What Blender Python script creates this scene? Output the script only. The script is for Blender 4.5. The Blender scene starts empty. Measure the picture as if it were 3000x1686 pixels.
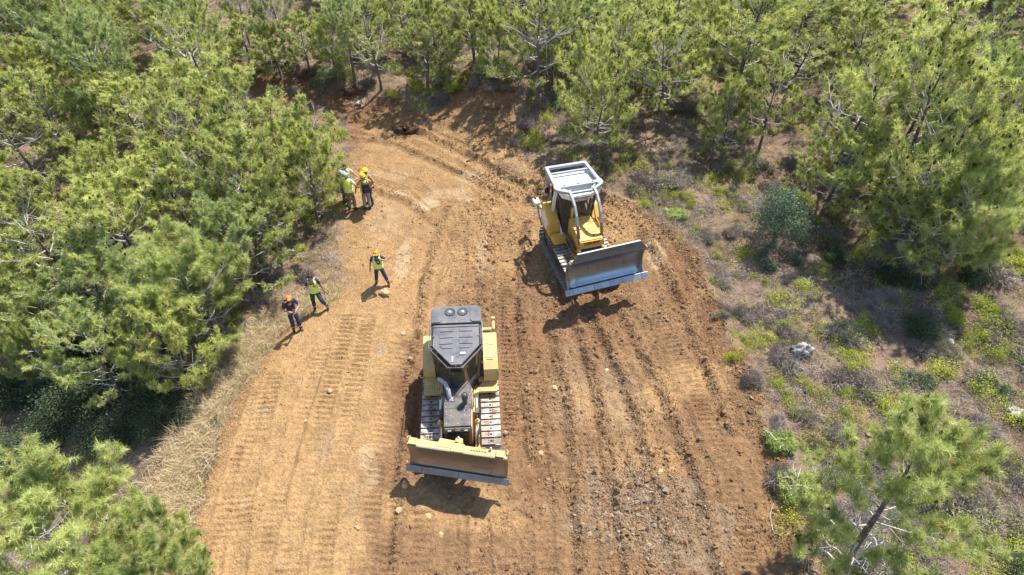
import bpy, math, random
import numpy as np
from mathutils import Vector, Matrix, Euler
S = bpy.context.scene
COL = S.collection
R = math.radians
# ---------------------------------------------------------------- camera
CAMH = 16.0; TILT = R(40)
cd = bpy.data.cameras.new('camera'); cam = bpy.data.objects.new('camera', cd); COL.objects.link(cam)
cam.location = (0, 0, CAMH); cam.rotation_euler = (R(90) - TILT, 0, 0)
cd.lens = 21.06; cd.sensor_width = 36; cd.clip_start = 0.1; cd.clip_end = 3000
S.camera = cam
# ---------------------------------------------------------------- light
SUN_EL = R(63.5); SUN_AZ = R(44)       # azimuth clockwise from +Y
w = bpy.data.worlds.new('World'); S.world = w; w.use_nodes = True
nt = w.node_tree; bg = nt.nodes['Background']
sky = nt.nodes.new('ShaderNodeTexSky'); sky.sky_type = 'NISHITA'; sky.sun_disc = False
sky.sun_elevation = SUN_EL; sky.sun_rotation = SUN_AZ; sky.altitude = 300
nt.links.new(sky.outputs[0], bg.inputs[0]); bg.inputs[1].default_value = 0.14
sl = bpy.data.lights.new('sun', 'SUN'); sl.energy = 4.6; sl.angle = R(0.5); sl.color = (1.0, 0.95, 0.87)
so = bpy.data.objects.new('sun', sl); COL.objects.link(so)
sd = Vector((math.sin(SUN_AZ) * math.cos(SUN_EL), math.cos(SUN_AZ) * math.cos(SUN_EL), math.sin(SUN_EL)))
so.rotation_euler = sd.to_track_quat('Z', 'Y').to_euler(); so.location = sd * 200
S.view_settings.view_transform = 'Standard'; S.view_settings.look = 'None'
S.view_settings.exposure = 0.93; S.view_settings.gamma = 1

# ---------------------------------------------------------------- helpers
def tag(o, label=None, cat=None, group=None, kind=None):
    if label: o['label'] = label
    if cat: o['category'] = cat
    if group: o['group'] = group
    if kind: o['kind'] = kind
    return o
def empty(name, loc=(0, 0, 0), rz=0.0):
    o = bpy.data.objects.new(name, None); COL.objects.link(o); o.empty_display_size = .3
    o.location = loc; o.rotation_euler = (0, 0, rz); return o
def link(name, me, parent=None):
    o = bpy.data.objects.new(name, me); COL.objects.link(o)
    if parent is not None: o.parent = parent
    return o
def copy_tree(o, parent=None):
    c = o.copy(); COL.objects.link(c)
    if parent is not None: c.parent = parent
    for ch in list(o.children): copy_tree(ch, c)
    return c
def np_mesh(name, V, F, mats, mi=None, smooth=False, attrs=None):
    """V (n,3), F (m,k) same-size polygons"""
    V = np.asarray(V, dtype=np.float32); F = np.asarray(F, dtype=np.int32)
    me = bpy.data.meshes.new(name); n = len(V); m, k = F.shape
    me.vertices.add(n); me.vertices.foreach_set('co', V.ravel())
    me.loops.add(m * k); me.loops.foreach_set('vertex_index', F.ravel())
    me.polygons.add(m); me.polygons.foreach_set('loop_start', np.arange(m, dtype=np.int32) * k)
    me.polygons.foreach_set('loop_total', np.full(m, k, dtype=np.int32))
    for mt in mats: me.materials.append(mt)
    if mi is not None: me.polygons.foreach_set('material_index', np.asarray(mi, dtype=np.int32))
    me.polygons.foreach_set('use_smooth', np.full(m, smooth, dtype=bool))
    me.update(calc_edges=True)
    for an, av in (attrs or {}).items():
        av = np.asarray(av, dtype=np.float32)
        if av.ndim == 1:
            a = me.attributes.new(an, 'FLOAT', 'POINT'); a.data.foreach_set('value', av)
        else:
            a = me.attributes.new(an, 'FLOAT_COLOR', 'POINT')
            c4 = np.ones((n, 4), dtype=np.float32); c4[:, :3] = av; a.data.foreach_set('color', c4.ravel())
    return me

class MB:
    """collects shapes into one mesh"""
    def __init__(s): s.v = []; s.f = []; s.m = []; s.sm = []
    def add(s, vs, fs, mi=0, M=None, smooth=False):
        b = len(s.v)
        for p in vs:
            p = Vector(p); s.v.append(M @ p if M is not None else p)
        for f in fs: s.f.append(tuple(i + b for i in f)); s.m.append(mi); s.sm.append(smooth)
        return s
    def box(s, c, d, mi=0, rot=(0, 0, 0), bev=0.0, M=None, taper=None):
        x, y, z = d[0] / 2, d[1] / 2, d[2] / 2
        T = Matrix.Translation(c) @ Euler(rot).to_matrix().to_4x4()
        if M is not None: T = M @ T
        b = min(bev, x * .8, y * .8, z * .8)
        if b <= 0:
            vs = [(sx * x, sy * y, sz * z) for sz in (-1, 1) for sy in (-1, 1) for sx in (-1, 1)]
            fs = [(0, 2, 3, 1), (4, 5, 7, 6), (0, 1, 5, 4), (2, 6, 7, 3), (0, 4, 6, 2), (1, 3, 7, 5)]
            return s.add(vs, fs, mi, T)
        vs = []; idx = {}
        for sx in (-1, 1):
            for sy in (-1, 1):
                for sz in (-1, 1):
                    for a in range(3):
                        p = [sx * (x - b), sy * (y - b), sz * (z - b)]
                        p[a] = (sx * x, sy * y, sz * z)[a]
                        idx[(sx, sy, sz, a)] = len(vs); vs.append(tuple(p))
        fs = []
        for a in range(3):
            o1, o2 = [(1, 2), (0, 2), (0, 1)][a]
            for sg in (-1, 1):
                q = []
                for u, v in ((-1, -1), (1, -1), (1, 1), (-1, 1)):
                    k = [0, 0, 0]; k[a] = sg; k[o1] = u; k[o2] = v; q.append(idx[(k[0], k[1], k[2], a)])
                fs.append(tuple(q))
        for a in range(3):
            o1, o2 = [(1, 2), (0, 2), (0, 1)][a]
            for u in (-1, 1):
                for v in (-1, 1):
                    k0 = [0, 0, 0]; k1 = [0, 0, 0]
                    k0[a] = -1; k1[a] = 1
                    for k in (k0, k1): k[o1] = u; k[o2] = v
                    fs.append((idx[(*k0, o1)], idx[(*k1, o1)], idx[(*k1, o2)], idx[(*k0, o2)]))
        for sx in (-1, 1):
            for sy in (-1, 1):
                for sz in (-1, 1): fs.append(tuple(idx[(sx, sy, sz, a)] for a in range(3)))
        return s.add(vs, fs, mi, T)
    def tube(s, pts, r, mi=0, n=8, cap=True, smooth=True, M=None):
        pts = [Vector(p) for p in pts]
        rs = r if isinstance(r, (list, tuple)) else [r] * len(pts)
        vs = []; fs = []; up = Vector((0.13, 0.21, 1)).normalized(); prev = None
        for i, p in enumerate(pts):
            d = (pts[min(i + 1, len(pts) - 1)] - pts[max(i - 1, 0)])
            d = d.normalized() if d.length > 1e-9 else Vector((0, 0, 1))
            a = d.cross(up) if prev is None else (prev - d * prev.dot(d))
            if a.length < 1e-4: a = d.cross(Vector((1, 0, 0)))
            a.normalize(); prev = a; b = d.cross(a)
            for k in range(n):
                t = 2 * math.pi * k / n; vs.append(p + (a * math.cos(t) + b * math.sin(t)) * rs[i])
        for i in range(len(pts) - 1):
            for k in range(n):
                k2 = (k + 1) % n; fs.append((i * n + k, i * n + k2, (i + 1) * n + k2, (i + 1) * n + k))
        s.add(vs, fs, mi, M, smooth)
        if cap:
            e = len(pts) - 1
            s.add(vs[:n], [tuple(range(n))[::-1]], mi, M); s.add(vs[e * n:], [tuple(range(n))], mi, M)
        return s
    def beam(s, pts, wx, h, mi=0, side=(1, 0, 0), M=None):
        """rectangular tube along pts; side = width direction"""
        pts = [Vector(p) for p in pts]; sv = Vector(side).normalized(); vs = []; fs = []
        for i, p in enumerate(pts):
            d = (pts[min(i + 1, len(pts) - 1)] - pts[max(i - 1, 0)]).normalized()
            u = d.cross(sv).normalized()
            for a, b in ((-1, -1), (1, -1), (1, 1), (-1, 1)): vs.append(p + sv * a * wx / 2 + u * b * h / 2)
        for i in range(len(pts) - 1):
            for k in range(4):
                k2 = (k + 1) % 4; fs.append((i * 4 + k, i * 4 + k2, i * 4 + 4 + k2, i * 4 + 4 + k))
        e = (len(pts) - 1) * 4; fs += [(3, 2, 1, 0), (e, e + 1, e + 2, e + 3)]
        return s.add(vs, fs, mi, M)
    def prism(s, poly, a0, a1, axis='x', mi=0, M=None, off=0.0):
        """polygon extruded along an axis from a0 to a1; poly in the other two coordinates"""
        n = len(poly); vs = []
        for a in (a0, a1):
            for (u, v) in poly:
                vs.append({'x': (a, u, v), 'y': (u, a, v), 'z': (u, v, a)}[axis])
        fs = [(i, (i + 1) % n, n + (i + 1) % n, n + i) for i in range(n)]
        fs += [tuple(range(n))[::-1], tuple(range(n, 2 * n))]
        return s.add(vs, fs, mi, M)
    def lathe(s, prof, c=(0, 0, 0), n=16, mi=0, M=None, axis='z', smooth=True):
        vs = []; fs = []
        for (r_, z_) in prof:
            for k in range(n):
                t = 2 * math.pi * k / n; x, y = r_ * math.cos(t), r_ * math.sin(t)
                p = {'z': (x, y, z_), 'x': (z_, x, y), 'y': (x, z_, y)}[axis]
                vs.append((p[0] + c[0], p[1] + c[1], p[2] + c[2]))
        for i in range(len(prof) - 1):
            for k in range(n):
                k2 = (k + 1) % n; fs.append((i * n + k, i * n + k2, (i + 1) * n + k2, (i + 1) * n + k))
        return s.add(vs, fs, mi, M, smooth)
    def ball(s, c, r, mi=0, n=10, m=7, M=None, sq=(1, 1, 1), rot=(0, 0, 0)):
        T = Matrix.Translation(c) @ Euler(rot).to_matrix().to_4x4() @ Matrix.Diagonal((*[r * q for q in sq], 1))
        if M is not None: T = M @ T
        prof = [(max(math.sin(math.pi * i / m), 1e-3), -math.cos(math.pi * i / m)) for i in range(m + 1)]
        return s.lathe(prof, n=n, mi=mi, M=T)
    def build(s, name, mats, parent=None, smooth=None):
        me = bpy.data.meshes.new(name); me.from_pydata([tuple(v) for v in s.v], [], s.f)
        mats = mats if isinstance(mats, (list, tuple)) else [mats]
        for m in mats: me.materials.append(m)
        for p, mi, sm in zip(me.polygons, s.m, s.sm): p.material_index = mi; p.use_smooth = sm if smooth is None else smooth
        import bmesh
        bm = bmesh.new(); bm.from_mesh(me); bmesh.ops.remove_doubles(bm, verts=bm.verts, dist=1e-5)
        bmesh.ops.recalc_face_normals(bm, faces=bm.faces); bm.to_mesh(me); bm.free()
        return link(name, me, parent)

# ---------------------------------------------------------------- materials
def mat(name, col, rough=.6, metal=0., **k):
    m = bpy.data.materials.new(name); m.use_nodes = True; b = m.node_tree.nodes['Principled BSDF']
    b.inputs['Base Color'].default_value = (*col, 1); b.inputs['Roughness'].default_value = rough
    b.inputs['Metallic'].default_value = metal
    for kk, vv in k.items(): b.inputs[kk].default_value = vv
    return m
def noisy(name, c0, c1, rough=.6, metal=0., scale=3., detail=6., bump=0., bscale=40., pos=(.4, .62), coord='Object', stretch=(1, 1, 1), r2=None, extra=None):
    """paint/metal/cloth with a worn or dusty second colour"""
    m = mat(name, c0, rough, metal); nt = m.node_tree; N = nt.nodes; L = nt.links; b = N['Principled BSDF']
    tc = N.new('ShaderNodeTexCoord'); mp = N.new('ShaderNodeMapping'); mp.inputs['Scale'].default_value = stretch
    L.new(tc.outputs[coord], mp.inputs[0])
    n = N.new('ShaderNodeTexNoise'); n.inputs['Scale'].default_value = scale; n.inputs['Detail'].default_value = detail; n.inputs['Roughness'].default_value = .65
    L.new(mp.outputs[0], n.inputs['Vector'])
    r = N.new('ShaderNodeValToRGB'); r.color_ramp.elements[0].position = pos[0]; r.color_ramp.elements[1].position = pos[1]
    r.color_ramp.elements[0].color = (*c0, 1); r.color_ramp.elements[1].color = (*c1, 1)
    L.new(n.outputs[0], r.inputs[0]); L.new(r.outputs[0], b.inputs['Base Color'])
    if r2 is not None:
        mr = N.new('ShaderNodeMapRange'); mr.inputs[1].default_value = pos[0]; mr.inputs[2].default_value = pos[1]
        mr.inputs[3].default_value = rough; mr.inputs[4].default_value = r2; L.new(n.outputs[0], mr.inputs[0]); L.new(mr.outputs[0], b.inputs['Roughness'])
    if bump:
        n2 = N.new('ShaderNodeTexNoise'); n2.inputs['Scale'].default_value = bscale; n2.inputs['Detail'].default_value = 4
        bp = N.new('ShaderNodeBump'); bp.inputs['Strength'].default_value = bump; bp.inputs['Distance'].default_value = .02
        L.new(mp.outputs[0], n2.inputs['Vector']); L.new(n2.outputs[0], bp.inputs['Height']); L.new(bp.outputs[0], b.inputs['Normal'])
    return m

def leaf_mat(name, ca, cb, cc, trans=.35, rough=.55):
    """foliage: colour from a per-tuft tint, translucent to the sun"""
    m = bpy.data.materials.new(name); m.use_nodes = True; nt = m.node_tree; N = nt.nodes; L = nt.links
    b = N['Principled BSDF']; out = N['Material Output']
    at = N.new('ShaderNodeAttribute'); at.attribute_name = 'tint'
    oi = N.new('ShaderNodeObjectInfo')
    mx = N.new('ShaderNodeMath'); mx.operation = 'MULTIPLY_ADD'; mx.inputs[1].default_value = .3; L.new(oi.outputs['Random'], mx.inputs[0])
    ml = N.new('ShaderNodeMath'); ml.operation = 'MULTIPLY'; ml.inputs[1].default_value = .75; L.new(at.outputs['Fac'], ml.inputs[0]); L.new(ml.outputs[0], mx.inputs[2])
    r = N.new('ShaderNodeValToRGB'); e = r.color_ramp.elements
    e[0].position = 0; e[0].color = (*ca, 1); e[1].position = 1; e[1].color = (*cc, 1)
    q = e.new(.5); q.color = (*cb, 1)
    L.new(mx.outputs[0], r.inputs[0]); L.new(r.outputs[0], b.inputs['Base Color'])
    b.inputs['Roughness'].default_value = rough; b.inputs['Specular IOR Level'].default_value = .35
    tr = N.new('ShaderNodeBsdfTranslucent'); L.new(r.outputs[0], tr.inputs[0])
    ms = N.new('ShaderNodeMixShader'); ms.inputs[0].default_value = trans
    L.new(b.outputs[0], ms.inputs[1]); L.new(tr.outputs[0], ms.inputs[2]); L.new(ms.outputs[0], out.inputs[0])
    return m

# ---------------------------------------------------------------- numpy noise
_T = np.random.RandomState(7).rand(256, 256).astype(np.float32)
def vnoise(x, y):
    xi = np.floor(x).astype(np.int64); yi = np.floor(y).astype(np.int64); fx = x - xi; fy = y - yi
    fx = fx * fx * (3 - 2 * fx); fy = fy * fy * (3 - 2 * fy)
    a = _T[xi & 255, yi & 255]; b = _T[(xi + 1) & 255, yi & 255]; c = _T[xi & 255, (yi + 1) & 255]; d = _T[(xi + 1) & 255, (yi + 1) & 255]
    return (a * (1 - fx) + b * fx) * (1 - fy) + (c * (1 - fx) + d * fx) * fy
def fbm(x, y, sc=1., oc=4, g=.5):
    x = np.asarray(x, dtype=np.float64) * sc; y = np.asarray(y, dtype=np.float64) * sc; s = 0; a = 1; t = 0
    for i in range(oc):
        s = s + a * vnoise(x + 17.3 * i, y - 9.7 * i); t += a; a *= g; x = x * 2.03; y = y * 2.03
    return s / t - .5
def sst(t): t = np.clip(t, 0, 1); return t * t * (3 - 2 * t)
def seg_dist(x, y, pl):
    """distance to a polyline, arc length at the foot, signed side"""
    best = np.full(x.shape, 1e9); arc = np.zeros(x.shape); side = np.zeros(x.shape); acc = 0
    for (x0, y0), (x1, y1) in zip(pl[:-1], pl[1:]):
        dx, dy = x1 - x0, y1 - y0; l = math.hypot(dx, dy)
        t = np.clip(((x - x0) * dx + (y - y0) * dy) / (l * l), 0, 1)
        ex, ey = x - x0 - t * dx, y - y0 - t * dy; d = np.hypot(ex, ey); m = d < best
        best = np.where(m, d, best); arc = np.where(m, acc + t * l, arc); side = np.where(m, np.sign(dx * ey - dy * ex) * d, side); acc += l
    return best, arc, side
def inside(x, y, poly):
    c = np.zeros(x.shape, dtype=bool); n = len(poly)
    for i in range(n):
        x0, y0 = poly[i]; x1, y1 = poly[(i + 1) % n]
        if y0 == y1: continue
        m = ((y0 > y) != (y1 > y)) & (x < (x1 - x0) * (y - y0) / (y1 - y0) + x0); c ^= m
    return c

# ---------------------------------------------------------------- terrain shape
FX = 1507.0; CT, ST = math.cos(TILT), math.sin(TILT)
def ray(px, py):                      # survey coordinates of the place (2576 wide plan photo)
    u = px - 1288; v = py - 724
    return Vector((u, FX * CT - v * ST, -(FX * ST + v * CT))).normalized()
def slope0(y):
    y = np.asarray(y, dtype=np.float64)
    return .11 * (np.where(y < 34, y, 34 + 8 * np.tanh((y - 34) / 8)) - 12.4)
def flat_pt(px, py, h=0):
    d = ray(px, py); t = (CAMH - h) / -d.z
    for _ in range(12):
        z = float(slope0(d.y * t)) + h; t = (CAMH - z) / -d.z
    return (d.x * t, d.y * t)
EDGE = [(430, 1700), (440, 1448), (520, 1230), (575, 1100), (640, 960), (705, 868), (775, 800), (850, 762), (950, 728), (1010, 732), (1050, 765), (1075, 830)]
EDGEW = [flat_pt(*p) for p in EDGE]
CLEAR = EDGE[:8] + [(855, 700), (850, 610), (870, 520), (880, 440), (895, 380), (880, 300), (800, 262), (700, 252), (650, 235), (665, 205), (740, 212), (850, 245),
         (960, 268), (1080, 300), (1150, 250), (1200, 215), (1275, 210), (1310, 290), (1290, 370), (1380, 425), (1510, 500), (1600, 520), (1680, 575),
         (1740, 640), (1785, 735), (1850, 860), (1890, 970), (1930, 1090), (1985, 1200), (2020, 1320), (2035, 1448), (2060, 1700)]
CLEARW = [flat_pt(*p) for p in CLEAR]
BACKW = [flat_pt(*p) for p in [(600, 190), (665, 203), (740, 210), (850, 243), (960, 266), (1080, 298)]]
BACKL = sum(math.dist(a, b) for a, b in zip(BACKW[:-1], BACKW[1:]))
RIGHTW = [flat_pt(*p) for p in [(1310, 380), (1380, 422), (1510, 498), (1600, 520), (1680, 575), (1740, 640), (1785, 735), (1850, 860), (1890, 970), (1930, 1090), (1985, 1200), (2020, 1320), (2050, 1700)]]
HEAP = flat_pt(1215, 262)
def base(x, y):
    x = np.asarray(x, dtype=np.float64); y = np.asarray(y, dtype=np.float64)
    z = slope0(y)
    # the wood on the left falls away from the fill
    fall = sst((-9.3 - x) / 9) * (1 - sst((y - 17) / 12)) * 2.6 + sst((-24 - x) / 40) * 4
    z = z - fall
    # fill pushed over the natural ground
    d, _, s = seg_dist(x, y, EDGEW)
    z = z + .45 * sst((np.where(s < 0, d, -d) + .55) / 1.1) * (1 - sst((x + 5.0) / 3.2)) * (y < 19.5)
    mx, my = flat_pt(965, 745); z = z + .18 * np.exp(-(((x - mx) / 1.0) ** 2 + ((y - my) / .7) ** 2))
    # scarp behind the clearing, spoil heap at its right end
    db, ab, sb = seg_dist(x, y, BACKW)
    z = z + .75 * sst((np.where(sb > 0, db, -db) + .5) / 1.9) * np.exp(-np.maximum(db - 3, 0) / 10) * sst(ab / 2) * sst((BACKL - ab) / 2)
    hx, hy = HEAP; g = np.exp(-(((x - hx - .9) / 3.0) ** 2 + ((y - hy - 1.2) / 3.6) ** 2))
    z = z + 1.9 * g
    # low berm along the right edge, bushy side a little higher
    dr, ar, sr = seg_dist(x, y, RIGHTW)
    z = z + (.20 * np.exp(-(dr / .45) ** 2) + .35 * sst((np.where(sr > 0, dr, -dr)) / 3.5)) * sst(ar / 3) * np.exp(-np.maximum(dr - 4, 0) / 5)
    z = z + 1.3 * sst((x - 14) / 12)
    # rolling ground far away
    far = sst((np.hypot(x, y - 18) - 32) / 30)
    z = z + far * (fbm(x, y, .045, 3) * 5.0) + fbm(x + 50, y, .25, 2) * .35 * sst((np.abs(dr) - 1) / 3) * (far + .3)
    z = z + sst((np.hypot(x, y) - 90) / 300) * 22 * (fbm(x, y, .008, 3) + .5)
    return z
def bz(x, y): return float(base(np.array([x]), np.array([y]))[0])
def G(px, py, h=0.):
    """point of the ground seen along a ray (h above the ground)"""
    d = ray(px, py); ts = np.linspace(12, 110, 1400)
    z = CAMH + d.z * ts; g = base(d.x * ts, d.y * ts) + h; i = int(np.argmax(z < g))
    if not (z < g).any(): i = len(ts) - 1
    t0, t1 = ts[max(i - 1, 0)], ts[i]
    for _ in range(12):
        t = (t0 + t1) / 2
        if CAMH + d.z * t < bz(d.x * t, d.y * t) + h: t1 = t
        else: t0 = t
    x, y = d.x * t, d.y * t
    return Vector((x, y, bz(x, y)))
# ---------------------------------------------------------------- ground sheet
def axis(parts):
    out = []
    for a, b, st in parts: out.append(np.arange(a, b, st))
    out.append(np.array([parts[-1][1]])); return np.concatenate(out)
def geo(a, b, s0, gr=1.12):
    o = [a]; s = s0; sg = 1 if b > a else -1
    while (b - o[-1]) * sg > s: o.append(o[-1] + s * sg); s *= gr
    o.append(b); return np.array(o)
gx = np.concatenate([geo(-22, -900, .2)[::-1], np.arange(-22, -9.6, .12)[1:], np.arange(-9.6, 9.2, .045), np.arange(9.2, 18, .13), geo(18, 900, .2)])
gy = np.concatenate([geo(4, -600, .2)[::-1], np.arange(4, 6, .1)[1:], np.arange(6, 27, .04), np.arange(27, 42, .075), geo(42, 1500, .15)])
X, Y = np.meshgrid(gx, gy); XR, YR = X.ravel(), Y.ravel()
Z = base(XR, YR)
near = (XR > -21.5) & (XR < 14) & (YR > 4) & (YR < 50)
cl = inside(XR, YR, CLEARW) & near
dC = np.full(XR.shape, 50.); dC[near] = seg_dist(XR[near], YR[near], CLEARW + [CLEARW[0]])[0]
clm = sst(.5 + np.where(cl, 1, -1) * dC / .55 + fbm(XR, YR, 1.3, 5) * (3.2 - 1.9 * sst((YR - 29) / 4)) + .8 * sst((YR - 30) / 4) * (XR < -5))     # soft mask of bare earth
disp = np.zeros(XR.shape)
x, y = XR[near], YR[near]; cm = clm[near]; dn = np.zeros(x.shape)
# lumpy soil everywhere, rougher towards the right and the back
rough = .35 + .65 * sst((x + 3.3) / 2.5); rough = np.maximum(rough, sst((y - 28) / 3))
n1 = fbm(x, y, 1.1, 5); n2 = fbm(x + 31, y + 5, 6.5, 4, .6)
ridged = 1 - np.abs(2 * vnoise(x * 5.2, y * 5.2) - 1)
dn += n1 * .10 + n2 * .06 * rough * cm + (ridged - .5) * .04 * rough * cm
dn += np.maximum(n2, 0) ** 2 * .45 * rough * cm
def W(pl): return [flat_pt(*p) for p in pl]
RIB = [([(660, 1010), (600, 1230), (545, 1460)], .26, .05), ([(930, 830), (900, 980), (865, 1150), (835, 1300), (815, 1460)], .26, .06), ([(1040, 860), (1022, 1000), (1000, 1200), (975, 1460)], .24, .04), ([(1420, 760), (1470, 980), (1500, 1200), (1520, 1460)], .26, .03), ([(1130, 1300), (1130, 1460)], .26, .05),  # (path, half width, rib height)
    ([(700, 960), (650, 1160), (622, 1300), (605, 1460)], .27, .055), ([(885, 815), (835, 1000), (790, 1180), (755, 1330), (735, 1460)], .27, .06),
    ([(1000, 880), (975, 1050), (945, 1230), (925, 1460)], .27, .05), ([(820, 900), (760, 1080), (700, 1300), (665, 1460)], .25, .03),
    ([(1165, 520), (1160, 640), (1158, 790), (1150, 900)], .27, .065), ([(1345, 520), (1275, 620), (1268, 760), (1278, 900), (1285, 1100)], .26, .065),
    ([(1270, 640), (1265, 540), (1190, 440), (1080, 380), (960, 335), (905, 318)], .3, .05), ([(1160, 640), (1120, 530), (1040, 460), (940, 430), (880, 425)], .3, .05),
    ([(1390, 560), (1340, 480), (1230, 400), (1100, 350)], .3, .05), ([(1500, 520), (1440, 450), (1330, 395)], .3, .045),
    ([(1065, 1290), (1060, 1370), (1055, 1460)], .27, .06), ([(1210, 1290), (1215, 1460)], .27, .05),
    ([(1640, 770), (1740, 960), (1830, 1180), (1895, 1460)], .28, .06), ([(1500, 500), (1590, 560), (1650, 640), (1700, 760)], .28, .06),
    ([(1580, 500), (1660, 590)], .28, .05), ([(1290, 760), (1340, 1000), (1370, 1250), (1380, 1460)], .26, .035)]
for i, (pl, hw, amp) in enumerate(RIB):
    d, a, s = seg_dist(x, y, W(pl)); m = 1 - sst((d - hw + .05) / .1)
    a2 = a + fbm(x, y, .9, 2) * .12 + np.where(s > 0, 1, -1) * 0
    wv = np.abs(((a2 / .195) % 1) * 2 - 1); rib = np.clip((wv - .5) / .35, 0, 1); amp = amp * 1.25
    mod = np.clip(.85 + fbm(x + 7 * i, y, .8, 3) * 2.4, .12, 1.35)
    dn = dn * (1 - .7 * m * cm) + m * cm * (rib * amp * mod - .03) * (1 - .6 * sst((fbm(x - 40, y + 11, .55, 3) - .05) / .1))
    dn += cm * np.exp(-((d - hw - .06) / .07) ** 2) * .028 * (1 + 2 * n2)
FUR = [([(1385, 800), (1430, 1000), (1455, 1200), (1470, 1460)], .07), ([(1440, 770), (1500, 960), (1550, 1200), (1590, 1460)], .08), ([(1500, 790), (1590, 1000), (1660, 1230), (1710, 1460)], .09),
       ([(1560, 770), (1680, 1000), (1760, 1200), (1820, 1460)], .075), ([(1330, 560), (1310, 700), (1320, 900), (1345, 1150)], .07), ([(1070, 700), (1060, 830), (1035, 960), (1015, 1200), (1000, 1460)], .09),
       ([(1130, 520), (1090, 640), (1065, 760)], .05), ([(880, 345), (1000, 360), (1130, 420), (1290, 500)], .06), ([(900, 300), (1050, 330), (1200, 400), (1330, 470)], .1),
       ([(1215, 700), (1210, 800)], .05), ([(1640, 620), (1700, 720), (1760, 870), (1840, 1080)], .08), ([(1100, 560), (1020, 500), (930, 470)], .05)]
for pl, h in FUR:
    d, a, s = seg_dist(x, y, W(pl)); k = np.exp(-(d / .16) ** 2) * (.7 + 3.0 * fbm(x, y, 3.3, 3))
    dn += cm * h * 1.7 * k - cm * .06 * np.exp(-((d - .35) / .15) ** 2)
nat = 1 - cm
dn += nat * (fbm(x, y, 2.2, 4) * .16 + n2 * .06)
disp[near] = dn
XYFAR = ~near
disp[XYFAR] = fbm(XR[XYFAR], YR[XYFAR], .8, 3) * .25
Zt = Z + disp
# soil colours as they lie in the place
def L3(*c): return np.array(c, dtype=np.float64)
tan = L3(.352, .218, .102); brown = L3(.225, .134, .069); red = L3(.205, .105, .054); grey = L3(.25, .185, .12); pale = L3(.43, .32, .20); litter = L3(.125, .088, .064); straw = L3(.27, .195, .118); far_soil = L3(.235, .165, .115)
def mixc(c, d, m): return c * (1 - m[:, None]) + d * m[:, None]
C = np.repeat(far_soil[None], len(XR), 0)
C = mixc(C, straw, sst(.5 + fbm(XR, YR, .35, 4) * 5) * .55)
C = mixc(C, litter, sst(.35 + fbm(XR + 90, YR, .6, 5) * 6) * .8)
lft = sst((x * -1 - 3.6 + fbm(x, y, .6, 3) * 1.6) / .9) * (1 - sst((y - 18.3) / .8))
soil = mixc(np.repeat(brown[None], len(x), 0), tan, lft)
rd = sst((y - 27.5) / 4) * .85; hx, hy = HEAP
soil = mixc(soil, red, np.clip(rd * (.7 + 1.6 * fbm(x, y, .5, 4)), 0, 1))
soil = mixc(soil, red, .65 * sst((fbm(x + 13, y, .38, 4) - .07) / .1) * (1 - lft))
soil = mixc(soil, tan, .8 * sst((fbm(x - 23, y + 3, .42, 3) - .04) / .12) * (1 - lft) * (y < 30))
midt = sst((x + 9) / 2) * (1 - sst((x - 1.5) / 2.5)) * sst((y - 18) / 2) * (1 - sst((y - 29) / 4)); soil = mixc(soil, tan * .92, .75 * midt)
def patch(px, py, rx, ry, m):
    q = flat_pt(px, py); g_ = np.exp(-(((x - q[0]) / rx) ** 2 + ((y - q[1]) / ry) ** 2)); return np.clip(sst((g_ - .25 + fbm(x, y, 1.3, 4) * .9) / .35) * m, 0, 1)
for px, py, rx, ry, m in [(1015, 650, .35, 1.3, .6), (1070, 515, .8, .4, .7), (1010, 485, .7, .3, .6), (1190, 440, .6, .5, .5), (990, 440, .9, .4, .3), (925, 1170, .2, .4, .5), (940, 1215, .2, .4, .4), (1650, 640, .5, 1.2, .5), (965, 560, .9, 1.4, .22), (1215, 640, .3, 1.5, .35), (1130, 490, .9, .4, .35), (905, 262, .6, .4, .6)]:
    soil = mixc(soil, pale, patch(px, py, rx, ry, m))
for px, py, rx, ry, m in [(1600, 1280, 1.6, 1.8, .75), (1740, 1330, 1.1, 1.2, .6), (830, 1130, .3, .7, .4), (1430, 950, .7, 2.0, .35), (1560, 1000, .9, 1.5, .4), (1290, 430, 1.2, .8, .45), (900, 1260, .22, .9, .3)]:
    soil = mixc(soil, grey, patch(px, py, rx, ry, m))
soil *= (1 + .5 * fbm(x, y, 3.1, 4) + .5 * n2 * rough)[:, None]
natc = C[near].copy()
stl = sst((x * -1 - 3.0) / 2) * sst((-2.5 - x) / 3); leftnat = (x < 0) & (y < 30)
natc = mixc(natc, straw, leftnat * sst(.6 + fbm(x, y, .8, 4) * 3) * .85)
C[near] = mixc(natc, soil, cm)
C = np.clip(C, .02, .9)
nx, ny = len(gx), len(gy)
ii = (np.arange(ny - 1)[:, None] * nx + np.arange(nx - 1)[None]).ravel()
F = np.stack([ii, ii + 1, ii + nx + 1, ii + nx], 1)
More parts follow.
